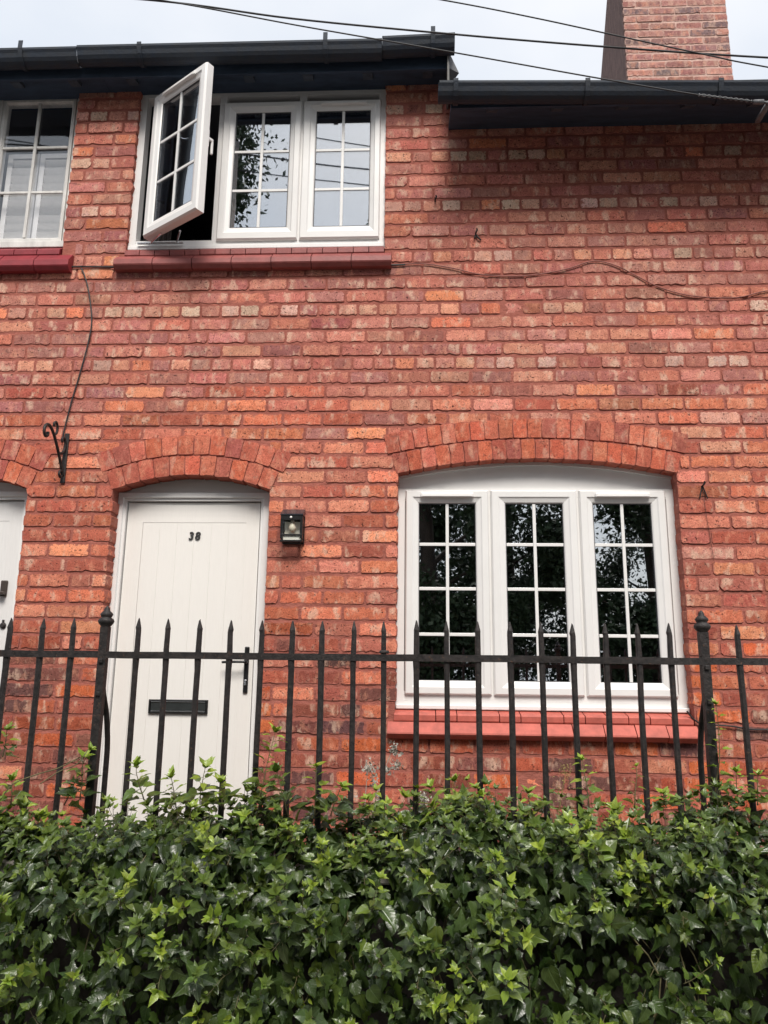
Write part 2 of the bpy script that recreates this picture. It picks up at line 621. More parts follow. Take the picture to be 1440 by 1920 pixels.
# openings: (x0, x1, z0, z1, arch)
OPEN = [(-0.116, 1.402, 1.33, 2.672, ARCH_W), (-1.710, -0.828, 0.50, 2.578, ARCH_D),
        (-3.090, -2.206, 0.50, 2.585, ARCH_N), (-1.766, -0.208, 4.02, 5.40, None),
        (-3.27, -2.163, 4.04, 5.40, None)]
SILLS = [(-0.150, 1.408, 1.275, 1.42), (-1.80, -0.170, 3.935, 4.07), (-3.4, -2.085, 3.935, 4.11)]


def blocked(x, z):
    for (x0, x1, z0, z1, ar) in OPEN:
        if x0 < x < x1 and z0 < z:
            if ar is None:
                if z < z1:
                    return 'open'
            elif z < ar.under(x):
                return 'open'
        if ar is not None and ar.in_ring(x, z):
            return 'arch'
    for (x0, x1, z0, z1) in SILLS:
        if x0 < x < x1 and z0 < z < z1:
            return 'sill'
    return None


def top_at(x):
    return ZT_L if x < STEP else ZT_R


def row_spans(z):
    step = 0.002
    spans, start, kind0 = [], None, None
    x = XL
    prev = 'edge'
    while x <= XR:
        b = blocked(x, z) or (None if z < top_at(x) else 'top')
        if b is None and start is None:
            start, kind0 = x, prev
        if b is not None and start is not None:
            spans.append((start, x, kind0, b))
            start = None
        prev = b
        x += step
    if start is not None:
        spans.append((start, XR, kind0, 'edge'))
    return spans


def jig(c, amt):
    g = random.gauss(0, amt)
    return tuple(min(max(v * (1 + g + random.gauss(0, amt * 0.35)), 0.01), 0.9) for v in c)


UP = [s2l(c) for c in ((192, 128, 114), (184, 116, 104), (204, 138, 120), (174, 112, 104), (196, 122, 104), (186, 130, 118), (170, 114, 106), (178, 122, 112))]  # upper bricks pinker and paler, sky-glare haze partly mixed into the colour
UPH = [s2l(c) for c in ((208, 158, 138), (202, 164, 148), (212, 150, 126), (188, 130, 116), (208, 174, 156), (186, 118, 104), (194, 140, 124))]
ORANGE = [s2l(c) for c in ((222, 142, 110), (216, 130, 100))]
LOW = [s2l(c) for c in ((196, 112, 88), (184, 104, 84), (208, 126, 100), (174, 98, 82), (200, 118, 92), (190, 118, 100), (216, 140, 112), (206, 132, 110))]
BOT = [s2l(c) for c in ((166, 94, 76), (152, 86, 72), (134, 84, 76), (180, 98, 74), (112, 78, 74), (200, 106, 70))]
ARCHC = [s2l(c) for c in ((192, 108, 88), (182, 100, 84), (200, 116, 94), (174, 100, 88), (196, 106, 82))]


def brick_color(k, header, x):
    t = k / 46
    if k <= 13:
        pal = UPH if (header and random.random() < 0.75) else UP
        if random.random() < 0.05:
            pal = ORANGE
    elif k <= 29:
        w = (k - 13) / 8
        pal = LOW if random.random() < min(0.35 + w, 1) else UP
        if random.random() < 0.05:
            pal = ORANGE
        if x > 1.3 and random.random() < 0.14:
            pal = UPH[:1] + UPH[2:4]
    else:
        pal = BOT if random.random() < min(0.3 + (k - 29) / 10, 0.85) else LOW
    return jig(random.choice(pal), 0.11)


def brick_mesh(w, h, depth, seed):
    rs = random.Random(seed)
    j = lambda a: rs.gauss(0, a)
    hx, hz = w / 2, h / 2
    nb = 8 if w > 0.16 else 5
    pts = []
    rag = rs.choice((0.25, 0.6, 1.0, 1.4))
    c1 = [0.004 + abs(j(0.005)) for _ in range(4)]
    pts.append((-hx + c1[0], -hz))
    for i in range(1, nb):
        pts.append((-hx + w * i / nb + j(w * 0.025), -hz + (abs(j(0.0034)) - 0.0018) * rag))
    pts.append((hx - c1[1], -hz))
    pts.append((hx + j(0.0012), -hz + c1[1]))
    pts.append((hx + j(0.0022), j(0.008)))
    pts.append((hx + j(0.0012), hz - c1[2]))
    pts.append((hx - c1[2], hz))
    nt_ = 3 if w > 0.16 else 2
    for i in range(1, nt_):
        pts.append((hx - w * i / nt_ + j(w * 0.04), hz + j(0.0016)))
    pts.append((-hx + c1[3], hz))
    pts.append((-hx + j(0.0012), hz - c1[3]))
    pts.append((-hx + j(0.0022), j(0.008)))
    pts.append((-hx + j(0.0012), -hz + c1[0]))
    n = len(pts)
    vs = [(x, j(0.0006), z) for x, z in pts]
    fl = 1.0 + 0.0025 / hz
    vs += [(x + (0.0022 if x > 0 else -0.0022), depth, z * fl) for x, z in pts]
    vs.append((j(0.01), -0.0012 + j(0.0008), j(0.006)))
    fs = [(2 * n, i, (i + 1) % n) for i in range(n)]
    fs += [(i, n + i, n + (i + 1) % n, (i + 1) % n) for i in range(n)]
    return vs, fs


def add_edge(me, hx, hz):
    """distance of each vertex from the sides of its brick"""
    at = me.attributes.new('edge', 'FLOAT_VECTOR', 'POINT')
    co = np.array([q.co[:] for q in me.vertices])
    e = np.stack([np.maximum(hx - np.abs(co[:, 0]), 0), np.zeros(len(co)), np.maximum(hz - np.abs(co[:, 2]), 0)], 1)
    at.data.foreach_set('vector', e.astype(np.float32).ravel())
    return e


SW, HW, BH = 0.2215, 0.1055, PITCH - 0.0170
VAR = {}
for kind, w, dep, cnt in (('s', SW, 0.024, 14), ('h', HW, 0.024, 12), ('sd', SW, 0.105, 5), ('hd', HW, 0.105, 6)):
    VAR[kind] = []
    for i in range(cnt):
        vs, fs = brick_mesh(w, BH, dep, hash((kind, i, 7)) if False else 1000 + 100 * len(VAR) + i)
        me = bpy.data.meshes.new('brick_' + kind)
        me.from_pydata(vs, [], fs)
        bm = bmesh.new()
        bm.from_mesh(me)
        bmesh.ops.recalc_face_normals(bm, faces=bm.faces)
        bm.to_mesh(me)
        bm.free()
        me.materials.append(M['brick_obj'])
        ee = add_edge(me, w / 2, BH / 2)
        vv = np.array([q.co[:] for q in me.vertices])
        ff = [tuple(p.vertices) for p in me.polygons]
        VAR[kind].append((me, vv, ff, w, ee))

bricks = []      # dict(x,z,w,kind,idx,col,k,y,rz,ry)
for k in range(-12, 46):
    zb, zt = ZJ0 - k * PITCH, ZJ0 - (k - 1) * PITCH
    zm = (zb + zt) / 2
    if zm > 5.3:
        continue
    header = (k % 4 == 0 and k <= 13)
    mixed = (k > 26 and k % 4 == 3)
    spans = row_spans(zm)
    joints = []
    if header:
        x = XL - 0.3 + (0.0581 if (k // 4) % 2 else 0.0) + random.uniform(-0.01, 0.01)
        while x < XR + 0.3:
            joints.append(x)
            x += 0.1162 * random.uniform(0.96, 1.04)
    else:
        x = XL - 0.5 + (0.1162 if k % 2 else 0.0) + random.uniform(-0.02, 0.02)
        while x < XR + 0.3:
            joints.append(x)
            if mixed and random.random() < 0.5:
                x += 0.1162
            else:
                x += 0.2324 * random.uniform(0.975, 1.025)
    for (a, b, ka, kb) in spans:
        js = [a] + [q for q in joints if a + 0.05 < q < b - 0.05] + [b]
        # split around the party line so each brick belongs to one house
        for i in range(len(js) - 1):
            x0, x1 = js[i], js[i + 1]
            g = 0.0120
            l = x0 + (0.0 if (i == 0 and ka == 'open') else g / 2)
            r_ = x1 - (0.0 if (i == len(js) - 2 and kb == 'open') else g / 2)
            w = r_ - l
            if w < 0.025:
                continue
            deep = (i == 0 and ka == 'open') or (i == len(js) - 2 and kb == 'open')
            kind = ('s' if w > 0.16 else 'h') + ('d' if deep else '')
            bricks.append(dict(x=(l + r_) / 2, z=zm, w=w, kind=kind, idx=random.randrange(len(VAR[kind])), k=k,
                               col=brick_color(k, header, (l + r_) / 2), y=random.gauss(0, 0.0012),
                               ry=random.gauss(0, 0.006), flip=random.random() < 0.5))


# ------------------------------------------------------------------ houses
house = empty('terraced_house', (0.3, 0.1, 0.55),
              'red brick cottage with cream front door numbered 38 and two white framed windows', 'house')
house2 = empty('terraced_house', (-2.9, 0.1, 0.55),
               'adjoining red brick cottage with old small-paned window and plain white door', 'house')
house2['label'] = 'adjoining red brick cottage with crimson sill under old small-paned window with shutters'


def wall_sheet(x0, x1, name, parent):
    """mortar face 6 mm behind the brick faces, with openings and their reveals"""
    Y0, Y1 = 0.0040, 0.115
    e = 0.005
    outline = [(x0, 0.3), (x1, 0.3)]
    if x1 > STEP:
        outline += [(x1, ZT_R), (STEP, ZT_R), (STEP, ZT_L), (x0, ZT_L)]
    else:
        outline += [(x1, ZT_L), (x0, ZT_L)]
    holes = []
    for (a, b, z0, z1, ar) in OPEN:
        if a < x0 - 0.01 or b > x1 + 0.01:
            continue
        a, b = a - e, b + e
        z0 = max(z0, 0.35)
        if ar is None:
            z1 = ZT_L - 0.005
            h = [(a, z0), (b, z0), (b, z1), (a, z1)]
        else:
            h = [(a, z0), (b, z0)]
            for i in range(17):
                an = ar.a * (1 - 2 * i / 16)
                rr = ar.r + 0.006
                xx = ar.xc + rr * math.sin(an)
                h.append((min(max(xx, a), b), ar.zc + rr * math.cos(an)))
            h.append((a, ar.zs))
        holes.append(h)
    polys = [[Vector((q[0], q[1], 0)) for q in outline]] + [[Vector((q[0], q[1], 0)) for q in h] for h in holes]
    flat = [q for pl in polys for q in pl]
    m_ = MB()
    m_.add([(q.x, Y0, q.y) for q in flat], tessellate_polygon(polys))
    for h in holes:
        n = len(h)
        m_.add([(q[0], Y0, q[1]) for q in h] + [(q[0], Y1, q[1]) for q in h],
               [(i, (i + 1) % n, n + (i + 1) % n, n + i) for i in range(n)])
    return m_.build(name, M['mortar'], parent)


wall1 = wall_sheet(PARTY, XR, 'wall', house)
wall2 = wall_sheet(XL, PARTY, 'wall', house2)


def brick_object(b, parent):
    me, vv, ff, w0, ee = VAR[b['kind']][b['idx']]
    s = b['w'] / w0
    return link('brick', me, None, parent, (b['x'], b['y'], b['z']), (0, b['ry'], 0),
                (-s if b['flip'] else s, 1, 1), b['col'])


def joined(name, lst, parent, mat):
    V, F, C, E_ = [], [], [], []
    base = 0
    for b in lst:
        me, vv, ff, w0, ee = VAR[b['kind']][b['idx']]
        s = b['w'] / w0 * (-1 if b['flip'] else 1)
        q = vv * np.array([s, 1, 1])
        ca, sa = math.cos(b['ry']), math.sin(b['ry'])
        q = np.stack([q[:, 0] * ca + q[:, 2] * sa, q[:, 1], -q[:, 0] * sa + q[:, 2] * ca], 1)
        V.append(q + np.array([b['x'], b['y'], b['z']]))
        F += [tuple(base + i for i in (reversed(f) if b['flip'] else f)) for f in ff]
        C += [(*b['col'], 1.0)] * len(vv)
        E_.append(ee)
        base += len(vv)
    V = np.concatenate(V)
    me = bpy.data.meshes.new(name)
    me.from_pydata(V.tolist(), [], F)
    at = me.color_attributes.new('tint', 'FLOAT_COLOR', 'POINT')
    at.data.foreach_set('color', np.array(C, dtype=np.float32).ravel())
    ea = me.attributes.new('edge', 'FLOAT_VECTOR', 'POINT')
    ea.data.foreach_set('vector', np.concatenate(E_).astype(np.float32).ravel())
    o = link(name, me, mat, parent)
    o['kind'] = 'stuff'
    return o


def vis_area(b):
    x, y = px((b['x'], 0, b['z']))
    if not (-20 < x < 1460 and 170 < y < 1500):
        return 0
    x0, _ = px((b['x'] - b['w'] / 2, 0, b['z']))
    x1, _ = px((b['x'] + b['w'] / 2, 0, b['z']))
    _, y0 = px((b['x'], 0, b['z'] - BH / 2))
    _, y1 = px((b['x'], 0, b['z'] + BH / 2))
    return (x1 - x0) * (y0 - y1)


b1 = sorted([b for b in bricks if b['x'] >= PARTY], key=vis_area, reverse=True)
b2 = sorted([b for b in bricks if b['x'] < PARTY], key=vis_area, reverse=True)
N1 = 250
for b in b1[:N1]:
    brick_object(b, wall1)
joined('brickwork', b1[N1:], wall1, M['brick_att'])
n2 = [b for b in b2 if vis_area(b) > 0]
for b in n2:
    brick_object(b, wall2)
joined('brickwork', [b for b in b2 if vis_area(b) <= 0], wall2, M['brick_att'])


# arch bricks: two rings of headers on edge
def arch_bricks(ar, parent):
    for ring, n in ((0, ar.n_in), (1, ar.n_out)):
        ri = ar.r + ring * (ar.ring + ar.gap)
        ro = ri + ar.ring
        am = ar.a + (0.010 + ring * 0.022) / ar.r
        for i in range(n):
            a0 = -am + 2 * am * i / n
            a1 = -am + 2 * am * (i + 1) / n
            g = 0.0020 / ri
            a0 += g
            a1 -= g
            mid = (a0 + a1) / 2
            dep = 0.108 if ring == 0 else 0.026
            pts = []
            q = lambda an, rr: (ar.xc + rr * math.sin(an), ar.zc + rr * math.cos(an))
            w = a1 - a0
            jr = lambda s_=0.0020: random.gauss(0, s_)
            for an, rr in ((a0 + w * .06, ri + jr()), (mid, ri + jr(0.001)), (a1 - w * .06, ri + jr()),
                           (a1, ri + .006), (a1 + jr(.0008), (ri + ro) / 2), (a1, ro - .006),
                           (a1 - w * .08, ro + jr()), (mid, ro + jr()), (a0 + w * .08, ro + jr()),
                           (a0, ro - .006), (a0 + jr(.0008), (ri + ro) / 2), (a0, ri + .006)):
                pts.append(q(an, rr))
            c = q(mid, (ri + ro) / 2)
            y = random.gauss(-0.0040, 0.0006)
            n_ = len(pts)
            vs = [(x - c[0], 0, z - c[1]) for x, z in pts] + [((x - c[0]) * 1.01, dep, (z - c[1]) * 1.01) for x, z in pts]
            vs.append((0, -0.001, 0))
            fs = [(2 * n_, k_, (k_ + 1) % n_) for k_ in range(n_)]
            fs += [(k_, n_ + k_, n_ + (k_ + 1) % n_, (k_ + 1) % n_) for k_ in range(n_)]
            m_ = MB()
            m_.add(vs, fs)
            am_ = m_.mesh('arch_brick')
            add_edge(am_, (a1 - a0) * (ri + ro) / 4, ar.ring / 2)
            link('arch_brick', am_, M['arch'], parent, (c[0], y, c[1]), None, None,
                 jig(random.choice(ARCHC), 0.08))


arch_bricks(ARCH_W, wall1)
arch_bricks(ARCH_D, wall1)
arch_bricks(ARCH_N, wall2)


# ------------------------------------------------------------------ sills
def sill_row(parent, x0, x1, n, prof, mat, skew=0.0):
    w = (x1 - x0) / n
    for i in range(n):
        a, b = x0 + w * i + 0.0024, x0 + w * (i + 1) - 0.0024
        m_ = MB()
        dz = random.gauss(0, 0.0007)
        m_.extrude_x([(y + random.gauss(0, 0.0004), z + dz) for y, z in prof], a, b)
        m_.build('sill_tile', mat, parent)


# ------------------------------------------------------------------ windows
def sash_ring(m_, x0, x1, z0, z1, gx0, gx1, gz0, gz1, yf, yb):
    """casement: stepped profile between outer rectangle and glass rectangle"""
    outer = [(x0, z0), (x1, z0), (x1, z1), (x0, z1)]
    inner = [(gx0, gz0), (gx1, gz0), (gx1, gz1), (gx0, gz1)]
    steps = [(0.0, yb), (0.0, yf + 0.012), (0.10, yf), (0.52, yf), (0.62, yf + 0.006), (0.92, yf + 0.013), (1.0, yf + 0.02),
             (1.0, yb)]
    n = len(steps)
    vs = []
    for c in range(4):
        for (t, y) in steps:
            vs.append((outer[c][0] + (inner[c][0] - outer[c][0]) * t, y, outer[c][1] + (inner[c][1] - outer[c][1]) * t))
    fs = []
    for a in range(4):
        b = (a + 1) % 4
        for j in range(n):
            k = (j + 1) % n
            fs.append((a * n + j, b * n + j, b * n + k, a * n + k))
    m_.add(vs, fs)


def xf(mbuild, hinge, ang):
    """rotate collected vertices about a vertical hinge"""
    ca, sa = math.cos(ang), math.sin(ang)
    mbuild.v = [(hinge[0] + x * ca - y * sa, hinge[1] + x * sa + y * ca, z) for x, y, z in mbuild.v]


def casement(parent, x0, x1, z0, z1, gx, gz, bars_z, yf, vent=None, hinge=None, ang=0.0, tiltz=0.0):
    """sash + panes + glazing bars (sub-parts of the window)"""
    def fin(m_, name, mat, smooth=False):
        if hinge:
            xf(m_, hinge, ang)
        return m_.build(name, mat, parent, smooth)
    m_ = MB()
    sash_ring(m_, x0, x1, z0, z1, gx[0], gx[1], gz[0], gz[1], yf, yf + 0.055)
    fin(m_, 'sash', M['upvc'])
    m_ = MB()
    m_.ring(gx[0] - 0.001, gx[1] + 0.001, gz[0] - 0.001, gz[1] + 0.001,
            [(0, yf + 0.019), (0.004, yf + 0.019), (0.004, yf + 0.024), (0, yf + 0.024)])
    fin(m_, 'gasket', M['gasket'])
    yg = yf + 0.024
    xm = (gx[0] + gx[1]) / 2
    zs = [gz[0]] + list(bars_z) + [gz[1]]
    for i in range(len(zs) - 1):
        for (a, b) in ((gx[0], xm), (xm, gx[1])):
            m_ = MB()
            m_.box(a + 0.0006, b - 0.0006, yg, yg + 0.005, zs[i] + 0.0006, zs[i + 1] - 0.0006)
            fin(m_, 'pane', M['glass'])
    bw = 0.0085
    m_ = MB()
    m_.box(xm - bw, xm + bw, yg - 0.005, yg - 0.0005, gz[0], gz[1], 0.0015)
    fin(m_, 'glazing_bar', M['upvc'])
    for z in bars_z:
        for (a, b) in ((gx[0], xm - bw - 0.0005), (xm + bw + 0.0005, gx[1])):
            m_ = MB()
            m_.box(a, b, yg - 0.0045, yg - 0.0005, z - bw, z + bw, 0.0015)
            fin(m_, 'glazing_bar', M['upvc'])
    if vent:
        m_ = MB()
        m_.box(vent[0], vent[1], yf - 0.013, yf - 0.0005, vent[2], vent[3], 0.004)
        m_.box(vent[0] + 0.012, vent[1] - 0.012, yf - 0.017, yf - 0.0125, vent[2] + 0.003, vent[2] + 0.009)
        fin(m_, 'trickle_vent', M['upvc'])


# --- ground floor window
YW = 0.078
m_ = MB()
m_.ring(-0.122, 1.408, 1.402, 2.600, [(0, YW + 0.07), (0, YW), (0.046, YW), (0.046, YW + 0.07)])
for x in (0.3935, 0.8795):
    m_.box(x - 0.022, x + 0.022, YW + 0.001, YW + 0.069, 1.44, 2.56)
m_.box(-0.118, 1.404, YW - 0.022, YW - 0.0015, 1.405, 1.428, 0.004)
m_.box(-0.076, 1.362, YW + 0.0025, YW + 0.066, 1.4485, 1.496)
m_.box(-0.076, 1.362, YW + 0.0025, YW + 0.066, 2.545, 2.5535)
win_g = m_.build('window', M['upvc'], house)
bz = (1.795, 2.041, 2.286)
casement(win_g, -0.072, 0.388, 1.480, 2.590, (0.002, 0.316), (1.553, 2.517), bz, YW - 0.018, (0.012, 0.305, 2.548, 2.572))
casement(win_g, 0.400, 0.873, 1.480, 2.590, (0.481, 0.797), (1.553, 2.517), bz, YW - 0.018)
casement(win_g, 0.886, 1.356, 1.480, 2.590, (0.962, 1.278), (1.553, 2.517), bz, YW - 0.018, (0.972, 1.27, 2.548, 2.572))


def arch_panel(ar, z0, y, mat, parent, trim=True):
    m2 = MB()
    pts = []
    N = 18
    for i in range(N + 1):
        x = ar.xl - 0.004 + (ar.xr - ar.xl + 0.008) * i / N
        pts.append((x, ar.under(min(max(x, ar.xl), ar.xr)) + 0.004))
    vs = [(ar.xl - 0.004, y, z0), (ar.xr + 0.004, y, z0)] + [(x, y, z) for x, z in reversed(pts)]
    n = len(vs)
    vs += [(a, y + 0.03, c) for a, b, c in vs]
    fs = [tuple(range(n)), tuple(reversed(range(n, 2 * n)))] + [(i, (i + 1) % n, n + (i + 1) % n, n + i) for i in range(n)]
    m2.add(vs, fs)
    m2.build('arch_panel', mat, parent)
    if trim:
        m3 = MB()
        lo = [(x, y - 0.014, z - 0.020) for x, z in pts]
        hi = [(x, y - 0.014, z - 0.002) for x, z in pts]
        lo2 = [(x, y - 0.001, z - 0.020) for x, z in pts]
        hi2 = [(x, y - 0.001, z - 0.002) for x, z in pts]
        L = N + 1
        fs = []
        for i in range(N):
            fs += [(i, i + 1, L + i + 1, L + i), (2 * L + i, 3 * L + i, 3 * L + i + 1, 2 * L + i + 1),
                   (i, 2 * L + i, 2 * L + i + 1, i + 1), (L + i, L + i + 1, 3 * L + i + 1, 3 * L + i)]
        m3.add(lo + hi + lo2 + hi2, fs)
        m3.build('arch_trim', mat, parent)


arch_panel(ARCH_W, 2.602, YW + 0.016, M['upvc'], win_g)
sill_row(win_g, -0.127, 1.397, 14, [(0.076, 1.402), (0.076, 1.36), (-0.008, 1.345), (-0.012, 1.352), (-0.012, 1.378), (-0.004, 1.386)],
         M['sill_g'])
sill_row(win_g, -0.160, 1.412, 10, [(0.02, 1.344), (0.02, 1.262), (-0.030, 1.262), (-0.050, 1.280), (-0.056, 1.288), (-0.054, 1.296), (-0.010, 1.343)],
         M['sill_g'])

# --- upper window
YU = 0.030
m_ = MB()
m_.ring(-1.768, -0.206, 4.070, 5.190, [(0, YU + 0.07), (0, YU), (0.044, YU), (0.044, YU + 0.07)])
for x in (-1.2345, -0.7275):
    m_.box(x - 0.022, x + 0.022, YU + 0.001, YU + 0.069, 4.10, 5.16)
m_.box(-1.764, -0.210, YU - 0.014, YU - 0.0015, 4.073, 4.100, 0.004)
m_.box(-1.7235, -0.2505, YU + 0.0025, YU + 0.066, 4.1145, 4.140)
win_u = m_.build('window', M['upvc'], house)
bz = (4.474, 4.746)
casement(win_u, -1.227, -0.733, 4.130, 5.090, (-1.150, -0.804), (4.220, 5.022), bz, YU - 0.018)
casement(win_u, -0.722, -0.238, 4.130, 5.090, (-0.641, -0.303), (4.220, 5.022), bz, YU - 0.018, (-0.615, -0.325, 5.048, 5.072))
# the open left casement, swung out about its left edge
HX, HY, OPA = -1.650, -0.055, R(-34)
casement(win_u, 0.0, 0.490, 4.112, 5.078, (0.072, 0.418), (4.200, 5.006), (4.462, 4.734), 0.0,
         (0.10, 0.40, 5.03, 5.055), (HX, HY), OPA)
m_ = MB()                                      # friction stay and handle
m_.box(-1.70, -1.42, -0.004, 0.012, 4.104, 4.1105)
m_.tube([(-1.46, 0.004, 4.108), (-1.40, -0.12, 4.108)], 0.006, 6)
m_.tube([(-1.62, 0.004, 4.108), (-1.52, -0.10, 4.108)], 0.006, 6)
m_.build('friction_stay', M['chrome'], win_u)
m_ = MB()
m_.box(0.462, 0.482, 0.0555, 0.066, 4.55, 4.66, 0.003)
m_.box(0.465, 0.479, 0.066, 0.10, 4.60, 4.618, 0.003)
m_.box(0.465, 0.479, 0.088, 0.10, 4.52, 4.615, 0.003)
xf(m_, (HX, HY), OPA)
m_.build('window_handle', M['upvc'], win_u)
sill_row(win_u, -1.768, -0.205, 17, [(0.028, 4.068), (0.028, 4.02), (-0.010, 4.014), (-0.014, 4.02), (-0.014, 4.048), (-0.006, 4.056)],
         M['sill_u'])
sill_row(win_u, -1.812, -0.160, 7, [(0.02, 4.012), (0.02, 3.912), (-0.040, 3.912), (-0.056, 3.930), (-0.060, 3.938), (-0.058, 3.968), (-0.012, 4.012)],
         M['sill_u'])

# --- neighbour's old timber window
YN = 0.045
m_ = MB()
m_.ring(-3.275, -2.159, 4.112, 5.215, [(0, YN + 0.09), (0, YN), (0.030, YN), (0.038, YN + 0.012), (0.038, YN + 0.09)])
m_.box(-2.735, -2.680, YN + 0.001, YN + 0.089, 4.14, 5.18)
m_.box(-3.27, -2.166, YN - 0.012, YN - 0.001, 4.112, 4.155, 0.004)
win_n = m_.build('window', M['timber'], house2)
for (a, b) in ((-2.678, -2.200), (-3.236, -2.737)):
    m_ = MB()
    m_.ring(a, b, 4.162, 5.176, [(0, YN + 0.05), (0, YN + 0.004), (0.018, YN + 0.004), (0.028, YN + 0.016), (0.028, YN + 0.05)])
    m_.build('sash', M['timber'], win_n)
    xs = [a + 0.028, (a + b) / 2, b - 0.028]
    zs = [4.190, 4.505, 4.825, 5.148]
    for i in range(2):
        for j in range(3):
            m_ = MB()
            c = Vector(((xs[i] + xs[i + 1]) / 2, YN + 0.024, (zs[j] + zs[j + 1]) / 2))
            hx, hz = (xs[i + 1] - xs[i]) / 2 - 0.001, (zs[j + 1] - zs[j]) / 2 - 0.001
            m_.box(-hx, hx, -0.0015, 0.0015, -hz, hz)
            link('pane', m_.mesh('pane'), M['glass_old'], win_n, c, (random.gauss(0, .006), 0, random.gauss(0, .006)))
    m_ = MB()
    m_.box(xs[1] - 0.009, xs[1] + 0.009, YN + 0.006, YN + 0.020, 4.19, 5.148, 0.002)
    m_.build('glazing_bar', M['timber'], win_n)
    for z in zs[1:3]:
        for i in range(2):
            m_ = MB()
            m_.box(xs[i] + (0.01 if i else 0), xs[i + 1] - (0 if i else 0.01), YN + 0.007, YN + 0.0195, z - 0.008, z + 0.008, 0.002)
            m_.build('glazing_bar', M['timber'], win_n)
    # louvred shutters behind the glass
    for (c0, c1) in ((a + 0.03, (a + b) / 2 - 0.004), ((a + b) / 2 + 0.004, b - 0.03)):
        m_ = MB()
        m_.ring(c0, c1, 4.185, 4.835, [(0, 0.150), (0, 0.125), (0.032, 0.125), (0.032, 0.150)])
        sh = m_.build('shutter_frame', M['shutter'], win_n)
        nsl = 10
        for i in range(nsl):
            z = 4.225 + (4.795 - 4.225) * (i + 0.5) / nsl
            m_ = MB()
            m_.box(c0 + 0.033, c1 - 0.033, 0.134, 0.140, z - 0.026, z + 0.026)
            ca, sa = math.cos(R(28)), math.sin(R(28))
            m_.v = [(x, 0.137 + (y - 0.137) * ca - (zz - z) * sa, z + (y - 0.137) * sa + (zz - z) * ca) for x, y, zz in m_.v]
            m_.build('shutter_slat', M['shutter'], win_n)
sill_row(win_n, -3.30, -2.165, 8, [(0.04, 4.108), (0.04, 4.05), (-0.010, 4.030), (-0.014, 4.036), (-0.014, 4.066), (-0.006, 4.074)],
         M['sill_n'])
sill_row(win_n, -3.36, -2.080, 6, [(0.02, 4.028), (0.02, 3.912), (-0.040, 3.912), (-0.056, 3.930), (-0.060, 3.938), (-0.058, 3.972), (-0.012, 4.028)],
         M['sill_n'])


# ------------------------------------------------------------------ doors
def door(parent, ar, mat, fmat, zthr, numbered):
    YD = 0.088
    xl, xr = ar.xl, ar.xr
    zt = ar.zs + 0.002
    lx0, lx1, lz1 = xl + 0.048, xr - 0.072, ar.zs - 0.050
    m_ = MB()
    # leaf: border round a field of boards
    gx0, gx1, gz0, gz1 = lx0 + 0.092, lx1 - 0.076, zthr + 0.16, lz1 - 0.118
    m_.ring(lx0, lx1, zthr + 0.01, lz1, [(0, YD + 0.075), (0, YD + 0.03), (0.0, YD + 0.03), (0.076, YD + 0.03), (0.076, YD + 0.075)])
    m_.box(lx0 + 0.076, gx0 - 0.0012, YD + 0.0302, YD + 0.07, gz0 - 0.002, gz1 + 0.002)
    m_.box(lx0 + 0.076, lx1 - 0.076, YD + 0.0302, YD + 0.07, gz1 + 0.0022, lz1 - 0.0755)
    m_.box(lx0 + 0.076, lx1 - 0.076, YD + 0.0302, YD + 0.07, zthr + 0.0755, gz0 - 0.0022)
    m_.box(lx0 + 0.07, lx1 - 0.07, YD + 0.05, YD + 0.068, zthr + 0.08, lz1 - 0.07)
    d = m_.build('door', mat, parent)
    nb = 6
    w = (gx1 - gx0) / nb
    for i in range(nb):
        m_ = MB()
        m_.box(gx0 + w * i + 0.0001, gx0 + w * (i + 1) - 0.0001, YD + 0.0304, YD + 0.049, gz0, gz1, 0.0014)
        m_.build('board', mat, d)
    # frame
    m_ = MB()
    prof = [(0, YD + 0.09), (0, YD), (0.028, YD), (0.031, YD + 0.012), (0.046, YD + 0.012), (0.046, YD + 0.09)]
    m_.ring(xl - 0.004, xr + 0.004 - 0.022, zthr - 0.05, zt, prof)
    m_.box(xr - 0.0185, xr + 0.004, YD + 0.002, YD + 0.088, zthr - 0.05, zt)
    m_.build('door_frame', fmat, d)
    arch_panel(ar, zt + 0.001, YD + 0.02, M['panel'], d, False)
    m_ = MB()
    m_.box(xl, xr, YD - 0.03, YD + 0.09, zthr - 0.06, zthr + 0.008, 0.004)
    m_.build('threshold', M['coping'], d)
    return d, YD + 0.03


d1, YL = door(house, ARCH_D, M['door'], M['upvc'], 0.60, True)
# letter plate
lx0, lx1, lz0, lz1 = -1.458, -1.134, 1.360, 1.434
m_ = MB()
m_.ring(lx0, lx1, lz0, lz1, [(0, YL + 0.003), (0, YL - 0.010), (0.004, YL - 0.014), (0.009, YL - 0.014), (0.011, YL - 0.008), (0.011, YL + 0.003)])
lb = m_.build('letterbox', M['black'], d1)
m_ = MB()
m_.box(lx0 + 0.0115, lx1 - 0.0115, YL - 0.010, YL + 0.001, lz0 + 0.016, lz1 - 0.013, 0.003)
m_.build('letterbox_flap', simple('dark_steel', (0.10, 0.11, 0.11), 0.25, 0.7), d1)
for z in (lz0 + 0.012, lz1 - 0.012):
    m_ = MB()
    m_.box(lx0 + 0.013, lx1 - 0.013, YL - 0.0135, YL - 0.006, z - 0.0026, z + 0.0026, 0.001)
    m_.build('letterbox_trim', M['chrome'], d1)
